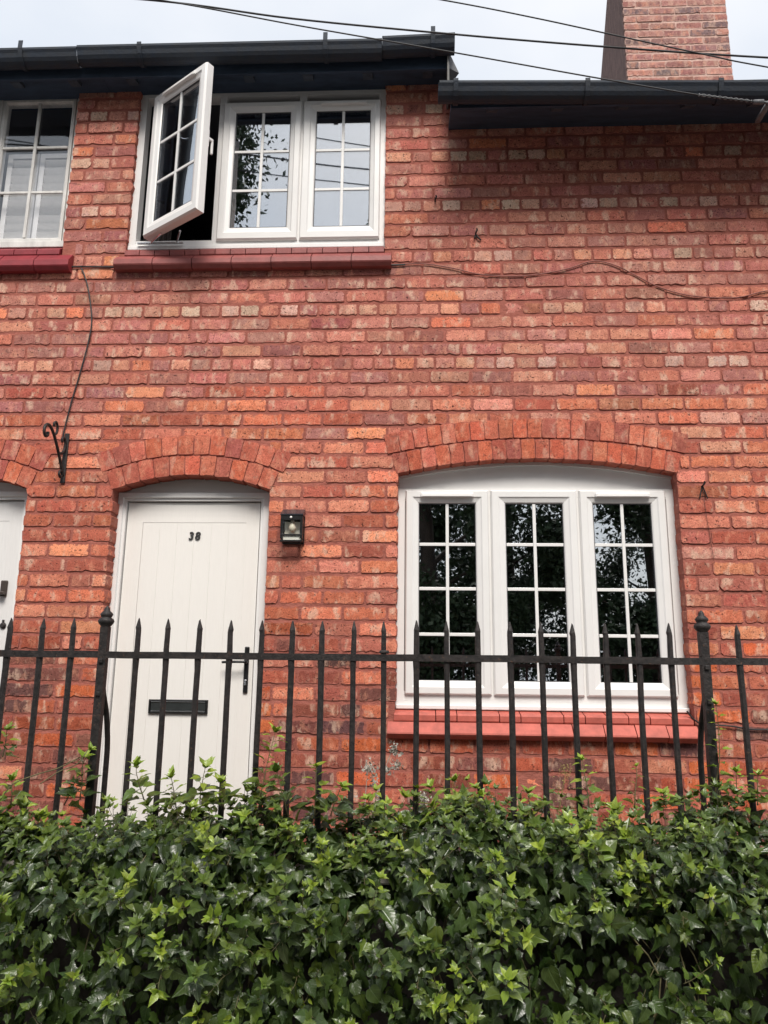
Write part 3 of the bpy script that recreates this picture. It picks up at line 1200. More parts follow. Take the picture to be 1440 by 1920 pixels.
# lever handle
m_ = MB()
m_.box(-0.9475, -0.9215, YL - 0.012, YL + 0.001, 1.474, 1.720, 0.005)
m_.build('handle_plate', M['black'], d1)
m_ = MB()
m_.tube([(-0.9345, YL - 0.010, 1.638), (-0.9345, YL - 0.048, 1.638)], 0.010, 10)
m_.tube(smooth_path([(-0.930, YL - 0.050, 1.638), (-0.97, YL - 0.054, 1.638), (-1.02, YL - 0.054, 1.637), (-1.058, YL - 0.048, 1.635)], 4), 0.0068, 8)
m_.build('handle', M['black'], d1, True)
m_ = MB()
m_.box(-0.9405, -0.9285, YL - 0.016, YL - 0.0115, 1.512, 1.545, 0.003)
m_.build('keyhole', M['chrome'], d1)
# house number
for ch, x in (('3', -1.303), ('8', -1.266)):
    cu = bpy.data.curves.new('numeral', 'FONT')
    cu.body = ch
    cu.size = 0.062
    cu.shear = 0.12
    cu.extrude = 0.002
    cu.offset = 0.0008
    cu.bevel_depth = 0.0006
    to = bpy.data.objects.new('numeral_curve', cu)
    COL.objects.link(to)
    bpy.context.view_layer.update()
    me = bpy.data.meshes.new_from_object(to.evaluated_get(bpy.context.evaluated_depsgraph_get()))
    bpy.data.objects.remove(to)
    me.name = 'door_number'
    me.materials.clear()
    link('door_number', me, simple('numeral_metal', (0.10, 0.10, 0.10), 0.35, 0.6), d1, (x, YL - 0.004, 2.314), (R(90), 0, 0))

d2, YL2 = door(house2, ARCH_N, M['door2'], M['upvc'], 0.60, False)
m_ = MB()
q = P(8, 1100, YL2)
m_.box(q.x - 0.018, q.x + 0.022, YL2 - 0.012, YL2 + 0.001, q.z - 0.055, q.z + 0.035, 0.006)
m_.box(q.x - 0.03, q.x + 0.02, YL2 - 0.045, YL2 - 0.012, q.z - 0.048, q.z - 0.030, 0.004)
m_.build('door_latch', simple('bronze', (0.09, 0.07, 0.06), 0.4, 0.4), d2)
m_ = MB()
q = P(6, 1173, YL2)
m_.lathe((q.x, 0, 0), [(0.018, 0), (0.018, 0.006), (0.010, 0.014)], 14)
m_.v = [(x, YL2 - z, q.z + y) for x, y, z in m_.v]
m_.box(q.x - 0.005, q.x + 0.005, YL2 - 0.008, YL2, q.z + 0.014, q.z + 0.032)
m_.build('keyhole', M['iron'], d2)

# ------------------------------------------------------------------ rooms behind the glass
for (par, x0, x1, z0, z1) in ((house, -0.70, 2.4, 0.6, 2.9), (house, PARTY + 0.03, 0.35, 3.6, 5.22), (house2, -3.7, PARTY - 0.03, 3.6, 5.22)):
    m_ = MB()
    y0, y1 = 0.118, 3.4
    m_.add([(x0, y0, z0), (x1, y0, z0), (x1, y1, z0), (x0, y1, z0), (x0, y0, z1), (x1, y0, z1), (x1, y1, z1), (x0, y1, z1)],
           [(0, 1, 2, 3), (7, 6, 5, 4), (1, 5, 6, 2), (2, 6, 7, 3), (3, 7, 4, 0)])
    m_.build('room', M['room'], par)
m_ = MB()                                       # curtain beside the open casement
prof = []
for i in range(25):
    x = -1.745 + 0.17 * i / 24
    prof.append((x, 0.20 + 0.018 * math.sin(i * 1.6)))
m_.add([(x, y, 4.05) for x, y in prof] + [(x, y, 5.17) for x, y in prof] + [(x, y + .006, 4.05) for x, y in prof] + [(x, y + .006, 5.17) for x, y in prof],
       [(i, i + 1, 26 + i - 1 + 0, 25 + i) for i in range(24)] + [(50 + i, 75 + i, 76 + i, 51 + i) for i in range(24)])
m_.build('curtain', M['curtain'], house, True)


# ------------------------------------------------------------------ roofs, eaves, gutters
def roof(parent, x0, x1, ze, yr, pitch, zs0, zs1, fy=-0.146):
    """pitched slab: eave underside at Y=-0.36, soffit boarding rising to the wall"""
    ye = fy - 0.044
    t = math.tan(pitch)
    zr = ze + (yr - ye) * t
    m_ = MB()
    th = 0.05
    m_.extrude_x([(ye, ze), (yr, zr), (2 * yr - ye, ze), (2 * yr - ye, ze - th), (yr, zr - th), (ye, ze - th)], x0, x1)
    r_ = m_.build('roof', M['slate'], parent)
    m_ = MB()
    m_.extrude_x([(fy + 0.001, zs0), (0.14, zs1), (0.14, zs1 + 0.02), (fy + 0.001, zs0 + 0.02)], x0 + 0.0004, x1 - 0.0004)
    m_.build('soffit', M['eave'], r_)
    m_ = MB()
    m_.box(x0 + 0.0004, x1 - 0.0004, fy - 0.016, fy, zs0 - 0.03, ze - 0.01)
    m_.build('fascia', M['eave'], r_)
    return r_


def gutter(parent, x0, x1, z0, z1, ends=(True, True), brackets=(), y=-0.43, tall=()):
    """half-round gutter, z at either end (top edge)"""
    rad = 0.056
    n = 10
    prof = []
    for i in range(n + 1):
        a = math.pi + math.pi * i / n
        prof.append((rad * math.cos(a), rad * 1.5 * math.sin(a)))
    prof = [(-rad - 0.006, 0.004), (-rad - 0.006, -0.010)] + prof[1:] + [(rad, 0.004), (rad - 0.004, 0.004)]
    for i in range(n - 1, 0, -1):
        a = math.pi + math.pi * i / n
        prof.append(((rad - 0.005) * math.cos(a), (rad * 1.5 - 0.005) * math.sin(a)))
    prof.append((-rad + 0.001, 0.004))
    m_ = MB()
    nn = len(prof)
    vs = [(x0, y + a, z0 + b) for a, b in prof] + [(x1, y + a, z1 + b) for a, b in prof]
    fs = [(j, (j + 1) % nn, nn + (j + 1) % nn, nn + j) for j in range(nn)] + [tuple(reversed(range(nn))), tuple(range(nn, 2 * nn))]
    m_.add(vs, fs)
    for e, x, z in ((ends[0], x0, z0), (ends[1], x1, z1)):
        if e:
            c = [(x, y + a, z + b) for a, b in prof[:n + 3]]
            k = len(c)
            s = 0.006 if x == x0 else -0.006
            c2 = [(xx + s, yy, zz) for xx, yy, zz in c]
            m_.add(c + c2, [tuple(range(k)), tuple(reversed(range(k, 2 * k)))] + [(i, (i + 1) % k, k + (i + 1) % k, k + i) for i in range(k)])
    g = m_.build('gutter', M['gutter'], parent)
    for bx in brackets:
        z = z0 + (z1 - z0) * (bx - x0) / (x1 - x0)
        up = 0.05 if any(abs(bx - q) < 0.02 for q in tall) else 0.014
        m_ = MB()
        pts = [(bx, y - rad - 0.009, z + up), (bx, y - rad - 0.010, z - 0.004)]
        for i in range(1, n):
            a = math.pi + math.pi * i / n
            pts.append((bx, y + (rad + 0.006) * math.cos(a), z + (rad * 1.5 + 0.006) * math.sin(a)))
        for i in range(len(pts) - 1):
            p, q = Vector(pts[i]), Vector(pts[i + 1])
            dd = (q - p).normalized()
            nr = Vector((0, -dd.z, dd.y)) * 0.002
            w = Vector((0.013, 0, 0))
            m_.add([p - w - nr, p + w - nr, p + w + nr, p - w + nr, q - w - nr, q + w - nr, q + w + nr, q - w + nr],
                   [(0, 1, 2, 3), (7, 6, 5, 4), (0, 4, 5, 1), (1, 5, 6, 2), (2, 6, 7, 3), (3, 7, 4, 0)])
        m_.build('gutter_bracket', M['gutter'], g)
    return g


YG = -0.220
roofL = roof(house, PARTY, 0.165, 5.27, 2.6, R(36), 5.165, 5.176)
roofN = roof(house2, XL, PARTY - 0.001, 5.27, 2.6, R(36), 5.165, 5.176)
roofR = roof(house, 0.178, XR + 0.1, 4.815, 2.6, R(36), 4.730, 4.895, -0.335)
for i in range(18):
    x = -3.60 + 0.365 * i
    if x > 3.1:
        break
    left = x < 0.10
    if 0.10 < x < 0.22:
        continue
    zz = 5.1645 if left else 4.7295
    fy = -0.1455 if left else -0.3345
    sl = 0.04 if left else 0.35
    m_ = MB()
    dz = 0.0835 if left else 0.098
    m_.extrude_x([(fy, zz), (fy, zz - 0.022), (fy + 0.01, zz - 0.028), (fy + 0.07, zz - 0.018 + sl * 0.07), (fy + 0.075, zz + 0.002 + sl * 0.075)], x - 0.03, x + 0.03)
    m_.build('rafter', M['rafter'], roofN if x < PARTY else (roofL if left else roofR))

GZ = lambda pxx, pyy: P(pxx, pyy, YG - 0.06).z
GX = lambda pxx, pyy: P(pxx, pyy, YG - 0.06).x
xj = GX(143, 87)
gutter(house2, XL, xj, GZ(0, 90), GZ(143, 88), (True, False), (GX(38, 92),), YG, (GX(38, 92),))
gutter(house, xj + 0.002, GX(716, 75), GZ(143, 86), GZ(715, 73), (False, True), (GX(261, 84), GX(610, 76)), YG, (GX(610, 76),))
gutter(house, GX(716, 75) + 0.002, GX(853, 64), GZ(715, 69), GZ(853, 62), (True, True), (GX(812, 64),), YG, (GX(812, 64),))
YG = -0.408
gutter(house, GX(822, 152), XR + 0.1, GZ(822, 152), GZ(1440, 154) - 0.03, (True, True),
       (GX(855, 152), GX(1102, 152), GX(1352, 152)), YG, ())
# end board and flashing where the taller roof stops
m_ = MB()
a, b = P(836, 100, -0.34), P(849, 150, -0.34)
m_.box(0.166, 0.1775, -0.20, 0.35, 4.99, 5.29)
m_.build('bargeboard', M['weathered'], roofL)
m_ = MB()
m_.add([(0.166, 0.0, 4.8), (0.166, 2.6, 4.8), (0.166, 2.6, 7.2), (0.166, 0.0, 5.33), (0.150, 0.0, 4.8), (0.150, 2.6, 4.8), (0.150, 2.6, 7.2), (0.150, 0.0, 5.33)],
       [(0, 1, 2, 3), (7, 6, 5, 4), (0, 4, 5, 1), (1, 5, 6, 2), (2, 6, 7, 3), (3, 7, 4, 0)])
m_.build('gable_wall', M['mortar'], roofL)
m_ = MB()
q = P(850, 108, -0.25)
m_.add([(0.180, -0.17, 5.24), (0.180, -0.02, 5.24), (0.240, -0.12, 5.14), (0.180, -0.17, 5.13), (0.180, -0.02, 5.13)],
       [(0, 1, 2), (0, 2, 3), (1, 4, 2), (3, 2, 4), (0, 3, 4, 1)])
m_.build('flashing', M['lead'], roofL)
# house shell (rear and ends), so the place is closed from the side and behind
for par, x0, x1, zt in ((house, PARTY + 0.002, XR, 4.78), (house2, XL, PARTY - 0.002, 5.1)):
    m_ = MB()
    m_.box(x0 + 0.005, x0 + 0.02, 0.13, 5.3, 0.0, zt)
    m_.box(x1 - 0.02, x1 - 0.005, 0.13, 5.3, 0.0, zt)
    m_.box(x0 + 0.02, x1 - 0.02, 5.28, 5.3, 0.0, zt)
    m_.build('rear_wall', M['mortar'], par)

# ------------------------------------------------------------------ chimney
YC = 1.95
c0, c1 = P(1173, 100, YC), P(1371, 100, YC)
CX0, CX1 = c0.x, c1.x
m_ = MB()
zb, zt = 6.0, P(1270, 0, YC).z + 1.1
YB = YC + 0.005
m_.add([(CX0 + .008, YB, zb), (CX1 - .008, YB, zb), (CX1 - .008, YC + 1.95, zb), (CX0 + .008, YC + 1.95, zb),
        (CX0 + .008, YB, zt), (CX1 - .008, YB, zt), (CX1 - .008, YC + 0.05, zt), (CX0 + .008, YC + 0.05, zt)],
       [(0, 3, 2, 1), (4, 5, 6, 7), (0, 1, 5, 4), (2, 3, 7, 6)])
chim = m_.build('chimney', M['chim_mortar'], house)
m_ = MB()
for x, s in ((CX0, 1), (CX1, -1)):
    ztop_y = YC + 0.10
    m_.add([(x, YB + 0.01, zb), (x, YC + 1.95, zb), (x, ztop_y, zt), (x, YB + 0.01, zt),
            (x + s * .02, YB + 0.01, zb), (x + s * .02, YC + 1.95, zb), (x + s * .02, ztop_y, zt), (x + s * .02, YB + 0.01, zt)],
           [(0, 1, 2, 3), (7, 6, 5, 4), (0, 4, 5, 1), (1, 5, 6, 2), (2, 6, 7, 3), (3, 7, 4, 0)])
m_.build('chimney_render', M['render'], chim)
CP = [s2l(c) for c in ((168, 124, 116), (158, 114, 108), (180, 132, 122), (148, 114, 110), (164, 120, 114), (126, 106, 106))]
z = P(1270, 150, YC).z - 0.25
row = 0
cl = []
while z < zt - 0.02:
    off = 0.5 if row % 2 else 0.0
    pw = (CX1 - CX0) / 4
    edges = [CX0] + [CX0 + pw * (i + off) for i in range(0 if off else 1, 4)] + [CX1]
    for i in range(len(edges) - 1):
        w = edges[i + 1] - edges[i] - 0.008
        kind = 's' if w > 0.16 else 'h'
        cl.append(dict(x=(edges[i] + edges[i + 1]) / 2, y=YC + random.gauss(0, .002), z=z, w=w, kind=kind,
                       idx=random.randrange(len(VAR[kind])), col=jig(random.choice(CP), 0.07), ry=random.gauss(0, 0.005),
                       flip=random.random() < 0.5))
    z += 0.0838
    row += 1
for b in cl:
    o = brick_object(b, chim)
    o.scale.z = 0.94
    o.material_slots[0].link = 'OBJECT'
    o.material_slots[0].material = M['brick_chim']
m_ = MB()
m_.box(CX0 - 0.03, CX1 + 0.03, YC - 0.03, YC + 0.55, zt, zt + 0.12, 0.01)
m_.build('chimney_cap', M['coping'], chim)

# ------------------------------------------------------------------ wall lamp
lamp = empty('wall_lamp', (-0.681, -0.001, 2.27), 'small black solar lantern fixed to the bricks beside the door', 'lamp')
x0, x1, zb, zt = -0.742, -0.622, 2.270, 2.415
yf, yb = -0.085, -0.004
m_ = MB()
m_.box(x0, x1, yb - 0.012, yb, zb, zt + 0.045)
for x in (x0, x1 - 0.014):
    m_.box(x, x + 0.014, yf, yf + 0.012, zb + 0.018, zt - 0.026)
    m_.box(x + 0.001, x + 0.011, yf + 0.012, yb - 0.012, zb + 0.004, zb + 0.016)
m_.box(x0, x1, yf - 0.001, yf + 0.013, zt - 0.026, zt, 0.001)
m_.box(x0, x1, yf - 0.001, yf + 0.013, zb + 0.034, zb + 0.042, 0.001)
m_.box(x0, x1, yf - 0.001, yf + 0.013, zb, zb + 0.010, 0.001)
m_.build('lamp_frame', M['black'], lamp)
m_ = MB()
m_.extrude_x([(yf - 0.004, zt + 0.001), (yf - 0.004, zt + 0.007), (yb - 0.013, zt + 0.046), (yb - 0.013, zt + 0.001)], x0 - 0.002, x1 + 0.002)
m_.build('lamp_roof', M['solar'], lamp)
m_ = MB()
m_.box(x0 + 0.014, x1 - 0.014, -0.034, -0.030, zb + 0.02, zt - 0.028)
m_.build('reflector', M['lampback'], lamp)
m_ = MB()
m_.box(x0 + 0.0145, x1 - 0.0145, yf + 0.003, yf + 0.005, zb + 0.011, zt - 0.027)
m_.box(x0 + 0.003, x0 + 0.005, yf + 0.013, yb - 0.0125, zb + 0.017, zt - 0.004)
m_.box(x1 - 0.005, x1 - 0.003, yf + 0.013, yb - 0.0125, zb + 0.017, zt - 0.004)
m_.build('lamp_glass', M['glass_lamp'], lamp)
m_ = MB()
m_.box(x0 + 0.016, x1 - 0.016, yf + 0.007, yf + 0.011, zb + 0.011, zb + 0.033)
m_.build('diffuser', M['shutter'], lamp)
m_ = MB()
m_.lathe((-0.682, -0.056, zb + 0.055), [(0.006, 0), (0.016, 0.012), (0.020, 0.026), (0.014, 0.044), (0.009, 0.06), (0.009, 0.072)], 14)
m_.build('bulb', M['bulb'], lamp, True)
m_ = MB()
m_.lathe((-0.686, 0, 0), [(0.007, 0), (0.006, 0.003), (0.002, 0.005)], 12)
m_.v = [(x, yf - 0.001 - z, zt - 0.012 + y) for x, y, z in m_.v]
m_.build('sensor', M['shutter'], lamp, True)

# ------------------------------------------------------------------ iron hanging bracket
br = empty('hanging_basket_bracket', (-2.0, -0.004, 2.61), 'wrought iron scroll bracket screwed to the brick pier between the doors', 'bracket')
bx = -2.005
m_ = MB()
m_.box(bx - 0.012, bx + 0.014, -0.012, -0.002, 2.612, 2.905, 0.003)
m_.build('back_plate', M['iron'], br)
m_ = MB()
arm = [(bx, -0.013, 2.655), (bx, -0.05, 2.72), (bx, -0.11, 2.80), (bx, -0.165, 2.858), (bx, -0.215, 2.885), (bx, -0.252, 2.872),
       (bx, -0.262, 2.838), (bx, -0.243, 2.815), (bx, -0.222, 2.826), (bx, -0.223, 2.845)]
m_.tube(smooth_path(arm, 6), 0.0085, 8)
m_.build('arm', M['iron'], br, True)
m_ = MB()
m_.tube(smooth_path([(bx, -0.155, 2.845), (bx, -0.128, 2.87), (bx, -0.125, 2.905), (bx, -0.145, 2.925), (bx, -0.165, 2.912), (bx, -0.158, 2.895)], 6), 0.0072, 8)
m_.build('scroll', M['iron'], br, True)
m_ = MB()
m_.tube(smooth_path([(bx, -0.085, 2.765), (bx, -0.050, 2.775), (bx, -0.024, 2.80), (bx, -0.018, 2.84), (bx, -0.035, 2.868), (bx, -0.058, 2.858), (bx, -0.055, 2.84)], 6), 0.0072, 8)
m_.build('scroll', M['iron'], br, True)
m_ = MB()
m_.tube(smooth_path([(bx, -0.02, 2.68), (bx, -0.045, 2.672), (bx, -0.052, 2.652), (bx, -0.036, 2.640), (bx, -0.022, 2.652)], 6), 0.007, 8)
m_.build('scroll', M['iron'], br, True)


# ------------------------------------------------------------------ cables on the wall
def cable(name, pts, rad, mat, label, Y=-0.008):
    m_ = MB()
    m_.tube(smooth_path([P(x, y, Y) if len(q) == 0 else P(x, y, q[0]) for x, y, *q in pts], 5), rad, 6)
    return tag(m_.build(name, mat, None, True), label, 'cable')


cable('wall_cable', [(-160, 512), (0, 507), (60, 503), (150, 500), (160, 500), (300, 502), (420, 500), (560, 499), (680, 498), (733, 497), (760, 496)],
      0.0055, M['cable'], 'black cable clipped along the bricks just under the upper window sills')
cable('wall_cable', [(742, 497), (790, 494), (850, 503), (905, 515), (985, 517), (1060, 505), (1100, 492), (1125, 490), (1160, 500), (1195, 518), (1240, 540),
                     (1300, 555), (1380, 558), (1440, 545), (1530, 540)],
      0.0034, M['cable_r'], 'thin reddish painted cable looping across the bricks, from the upper sill to the roof drop')
cable('wall_cable', [(152, 503), (158, 515), (166, 545), (172, 598), (166, 640), (150, 700), (135, 750), (122, 800), (116, 830)],
      0.0042, M['cable'], 'slack dark cable hanging down the bricks to the wrought iron bracket', -0.012)
cable('wall_cable', [(1288, 1333), (1300, 1348), (1320, 1358), (1350, 1360), (1375, 1362), (1405, 1367), (1440, 1368), (1520, 1366)],
      0.0042, M['cable'], 'short black cable leaving the end of the salmon window sill', -0.012)
for (x, y, lab) in ((816, 378, 'small rusty nail in the bricks beside the upper window'), (1316, 912, 'black hook with frayed string beside the big window'),
                    (892, 440, 'dead ivy stub stuck to the bricks above the looping cable')):
    q = P(x, y, 0)
    m_ = MB()
    m_.tube(smooth_path([(q.x, 0.004, q.z), (q.x, -0.02, q.z + 0.002), (q.x + 0.006, -0.028, q.z + 0.012), (q.x + 0.004, -0.03, q.z + 0.022)], 4), [0.005] * 13, 6)
    if y == 440:
        m_.tube(smooth_path([(q.x, -0.004, q.z), (q.x + .012, -0.012, q.z - .025), (q.x + .03, -0.006, q.z - .04)], 4), 0.005, 6)
        m_.tube(smooth_path([(q.x, -0.004, q.z), (q.x - .008, -0.012, q.z - .03)], 4), 0.005, 6)
    if y == 912:
        for dx in (-0.012, 0.014):
            m_.tube(smooth_path([(q.x, -0.01, q.z), (q.x + dx, -0.008, q.z - 0.04), (q.x + dx * 1.6, -0.008, q.z - 0.07)], 4), 0.0035, 6)
        m_.tube([(q.x, -0.010, q.z), (q.x + 0.008, -0.009, q.z - 0.16), (q.x + 0.03, -0.009, q.z - 0.42)], 0.0011, 5)
    tag(m_.build('wall_hook', M['iron'], None, True), lab, 'hook')


# ------------------------------------------------------------------ overhead cables
def overhead(pts, rad, label, mat):
    m_ = MB()
    m_.tube(smooth_path([P(x, y, Y) for x, y, Y in pts], 8), rad, 6)
    tag(m_.build('overhead_cable', mat, None, True), label, 'cable', 'overhead cables')


overhead([(-620, -45, -0.62), (-150, -28, -0.60), (280, 0, -0.58), (550, 35, -0.57), (860, 65, -0.56), (1140, 88, -0.55), (1440, 108, -0.54), (1900, 130, -0.52)],
         0.0058, 'thick overhead cable crossing the gutter end and the middle of the chimney', M['wire'])
overhead([(-620, -128, -0.70), (-150, -70, -0.68), (300, 0, -0.66), (560, 48, -0.62), (860, 100, -0.57), (1130, 148, -0.53), (1310, 178, -0.51), (1418, 191, -0.49)],
         0.0042, 'overhead cable ending at an insulator on the lower gutter', M['wire'])
overhead([(480, -60, -0.62), (830, 0, -0.60), (1000, 33, -0.59), (1180, 72, -0.58), (1330, 104, -0.57), (1440, 126, -0.56), (1900, 205, -0.52)],
         0.0042, 'steep thin overhead cable crossing in front of the chimney bricks', M['wire'])
m_ = MB()
q = P(1420, 191, -0.49)
m_.tube([(q.x - 0.02, -0.49, q.z), (q.x + 0.03, -0.49, q.z - 0.002)], [0.012, 0.014], 10)
m_.tube([(q.x + 0.03, -0.49, q.z - 0.002), (q.x + 0.07, -0.48, q.z - 0.004)], 0.007, 8)
m_.box(q.x + 0.05, q.x + 0.075, -0.49, -0.345, q.z - 0.012, q.z + 0.006)
for s in range(2):
    tw = [P(1310 + 10 * i, 178 + 1.2 * i + (2.2 if (i + s) % 2 else -2.2), -0.51 + 0.002 * i) for i in range(11)]
    m_.tube(smooth_path(tw, 3), 0.0032, 5)
tag(m_.build('cable_insulator', M['lead'], None, True), 'grey cable anchor with twisted wire fixed under the lower gutter', 'insulator')

# ------------------------------------------------------------------ garden wall and iron railing
gw = empty('garden_wall', (0, -1.3, 0.0), 'low stone garden wall under the iron railing, buried in ivy', 'wall')
m_ = MB()
m_.box(-5.5, 5.5, -1.44, -1.17, 0.0, 0.935)
gwc = m_.build('wall_body', M['stone'], gw)
x = -5.5
while x < 5.4:
    w = random.uniform(0.55, 0.75)
    m_ = MB()
    m_.box(x, min(x + w, 5.5) - 0.008, -1.46 + random.uniform(0, 0.006), -1.15, 0.937, 0.985, 0.008)
    m_.build('coping_stone', M['coping'], gw)
    x += w

YF = -1.3
rail = empty('iron_railing', (0, YF, 0.985), 'black wrought iron spiked railing in front of the cottage', 'railing')
ZR = 1.645
m_ = MB()
xs = np.linspace(-4.2, 4.2, 57)
rw = 0.012
vs = []
for x in xs:
    dz = random.gauss(0, 0.0008)
    for (dy, dd) in ((-0.014, -rw), (0.014, -rw), (0.014, rw), (-0.014, rw)):
        vs.append((x, YF + dy + random.gauss(0, 0.0004), ZR + dd + dz))
fs = []
for i in range(len(xs) - 1):
    for j in range(4):
        k = (j + 1) % 4
        fs.append((i * 4 + j, (i + 1) * 4 + j, (i + 1) * 4 + k, i * 4 + k))
m_.add(vs, fs)
m_.build('rail', M['iron'], rail)
pick_px = [12.5, 75, 133, 256, 313, 371, 430, 489, 547, 605, 663, 720.5, 780, 838, 897, 957, 1016, 1075.5, 1136, 1197, 1258, 1387]
px_x = [P(q, 1226, YF).x for q in pick_px]
post_x = [P(194, 1224, YF).x, P(1321, 1234, YF).x]
sp = 0.1155
for i in range(1, 16):
    px_x.append(px_x[0] - sp * i)
    px_x.append(px_x[21] + sp * i)
for i, x in enumerate(px_x):
    m_ = MB()
    zt = 1.775 + random.gauss(0, 0.003)
    r_ = 0.0098 * random.uniform(0.95, 1.06)
    lean = random.gauss(0, 0.0025)
    yy = random.gauss(0, 0.002)
    zs = [0.97, 1.2, 1.35, 1.5, ZR - 0.05, ZR - 0.014, ZR, ZR + 0.02, zt - 0.045, zt - 0.035, zt - 0.005, zt]
    rs = [r_, r_, r_ * 1.03, r_, r_ * 1.02, r_ * 1.12, r_ * 1.06, r_ * 0.98, r_ * 0.92, r_ * 0.98, r_ * 0.30, r_ * 0.05]
    pts = [(x + lean * (z - 1.06) + random.gauss(0, .0006), YF + yy * (z - 1.06), z) for z in zs]
    n = 8
    vs = []
    for (q, rr) in zip(pts, rs):
        for j in range(n):                      # slightly rounded square bar
            a = 2 * math.pi * (j + 0.5) / n
            f = 1.04
            vs.append((q[0] + rr * f * max(-0.93, min(0.93, math.cos(a) * 1.25)), q[1] + rr * f * max(-0.93, min(0.93, math.sin(a) * 1.25)), q[2]))
    fs = []
    for a_ in range(len(pts) - 1):
        for j in range(n):
            k = (j + 1) % n
            fs.append((a_ * n + j, a_ * n + k, (a_ + 1) * n + k, (a_ + 1) * n + j))
    fs.append(tuple(reversed(range(n))))
    fs.append(tuple((len(pts) - 1) * n + j for j in range(n)))
    m_.add(vs, fs)
    if i == 11:
        m_.box(x - 0.017, x + 0.017, YF - 0.015, YF + 0.015, ZR + 0.014, ZR + 0.026, 0.004)
    m_.build('picket', M['iron'], rail)
for x in post_x:
    m_ = MB()
    zs = [0.97, 1.3, 1.5, ZR - 0.06, ZR, 1.745]
    vs = []
    for z in zs:
        rr = 0.0145 + random.gauss(0, .0004)
        for (dx, dy) in ((-1, -1), (1, -1), (1, 1), (-1, 1)):
            vs.append((x + dx * rr, YF + dy * rr, z))
    m_.add(vs, [(a * 4 + j, a * 4 + (j + 1) % 4, a * 4 + 4 + (j + 1) % 4, a * 4 + 4 + j) for a in range(5) for j in range(4)])
    for z in (1.50, 1.615):
        m_.box(x - 0.008, x + 0.008, YF - 0.022, YF - 0.0145, z, z + 0.016, 0.003)
    pst = m_.build('post', M['iron'], rail)
    m_ = MB()
    m_.lathe((x, YF, 1.735), [(0.013, 0), (0.014, 0.008), (0.026, 0.022), (0.029, 0.030), (0.025, 0.038), (0.017, 0.043), (0.020, 0.048), (0.023, 0.054),
                              (0.019, 0.061), (0.011, 0.068), (0.010, 0.075), (0.005, 0.083), (0.002, 0.086)], 16)
    m_.build('finial', M['iron'], pst, True)
    m_ = MB()
    m_.tube(smooth_path([(x, YF + 0.015, 1.545), (x, YF + 0.035, 1.50), (x, YF + 0.075, 1.43), (x, YF + 0.105, 1.33), (x, YF + 0.11, 1.22), (x, YF + 0.11, 0.975)], 5), 0.0105, 8)
    m_.build('back_stay', M['iron'], pst, True)


# ------------------------------------------------------------------ ivy
def leaf_shape(kind):
    """half outline; returns verts (u, v) and triangles; stalk at origin, tip at v=1"""
    if kind == 'lobed':
        R_ = [(.16, -.10), (.40, -.02), (.36, .20), (.52, .40), (.27, .50), (.14, .74)]
    elif kind == 'heart':
        R_ = [(.18, -.08), (.38, .04), (.43, .24), (.40, .44), (.28, .64), (.13, .84)]
    elif kind == 'arrow':
        R_ = [(.14, -.12), (.42, -.06), (.32, .16), (.30, .36), (.20, .58), (.10, .80)]
    else:                                        # young
        R_ = [(.08, -.02), (.19, .06), (.25, .24), (.26, .42), (.18, .62), (.08, .82)]
    mid = [(0, 0), (0, .30), (0, .60), (0, 1.0)]
    vs = mid + R_ + [(-a, b) for a, b in R_]
    tri = [(0, 4, 5), (0, 5, 6), (0, 6, 1), (1, 6, 7), (1, 7, 8), (1, 8, 2), (2, 8, 9), (2, 9, 3)]
    tri += [(a if a < 4 else a + 6, c if c < 4 else c + 6, b if b < 4 else b + 6) for a, b, c in tri]
    return np.array(vs, float), tri


LEAFV = []
for i, kd in enumerate(['lobed', 'heart', 'arrow', 'lobed', 'heart', 'young', 'young', 'lobed', 'heart']):
    uv, tri = leaf_shape(kd)
    rs = np.random.default_rng(40 + i)
    uvj = uv.copy()
    uvj[4:] += rs.normal(0, 0.018, (len(uv) - 4, 2))
    fold = rs.uniform(0.15, 0.60)
    droop = rs.uniform(0.10, 0.45)
    wave = rs.normal(0, 0.035, len(uv))
    zz = fold * np.abs(uvj[:, 0]) - droop * uvj[:, 1] ** 2 + wave * (np.abs(uvj[:, 0]) > 0)
    LEAFV.append((np.stack([uvj[:, 0], uvj[:, 1], zz], 1), tri, uvj))
YOUNG = [5, 6]
MATURE = [0, 1, 2, 3, 4, 7, 8]

PROF = [Vector(q) for q in ((0, -1.10, 1.06), (0, -1.26, 1.11), (0, -1.42, 1.125), (0, -1.58, 1.07), (0, -1.70, 0.93), (0, -1.76, 0.72), (0, -1.80, 0.42), (0, -1.79, 0.14))]
PLEN = [0.0]
for i in range(1, len(PROF)):
    PLEN.append(PLEN[-1] + (PROF[i] - PROF[i - 1]).length)


def surf(x, s):
    """point and outward normal on the ivy face"""
    s = max(0.0, min(s, PLEN[-1] - 1e-4))
    i = max(j for j in range(len(PLEN) - 1) if PLEN[j] <= s)
    t = (s - PLEN[i]) / (PLEN[i + 1] - PLEN[i])
    p = PROF[i].lerp(PROF[i + 1], t)
    d = (PROF[i + 1] - PROF[i]).normalized()
    d2 = (PROF[min(i + 2, len(PROF) - 1)] - PROF[i + 1])
    if d2.length > 0:
        d = d.lerp(d2.normalized(), t * 0.8).normalized()
    nrm = Vector((0, d.z, -d.y))
    if nrm.y > 0 and nrm.z < 0.2:
        nrm = -nrm
    b = mnoise.noise(Vector((x * 1.9, s * 2.2, 3.1))) * 0.11 + mnoise.noise(Vector((x * 5.2, s * 5.0, 9.7))) * 0.075
    p = Vector((x, p.y, p.z)) + nrm * b
    return p, nrm, d


leaves = []     # (pos, xaxis, yaxis, zaxis, size, shape, color)


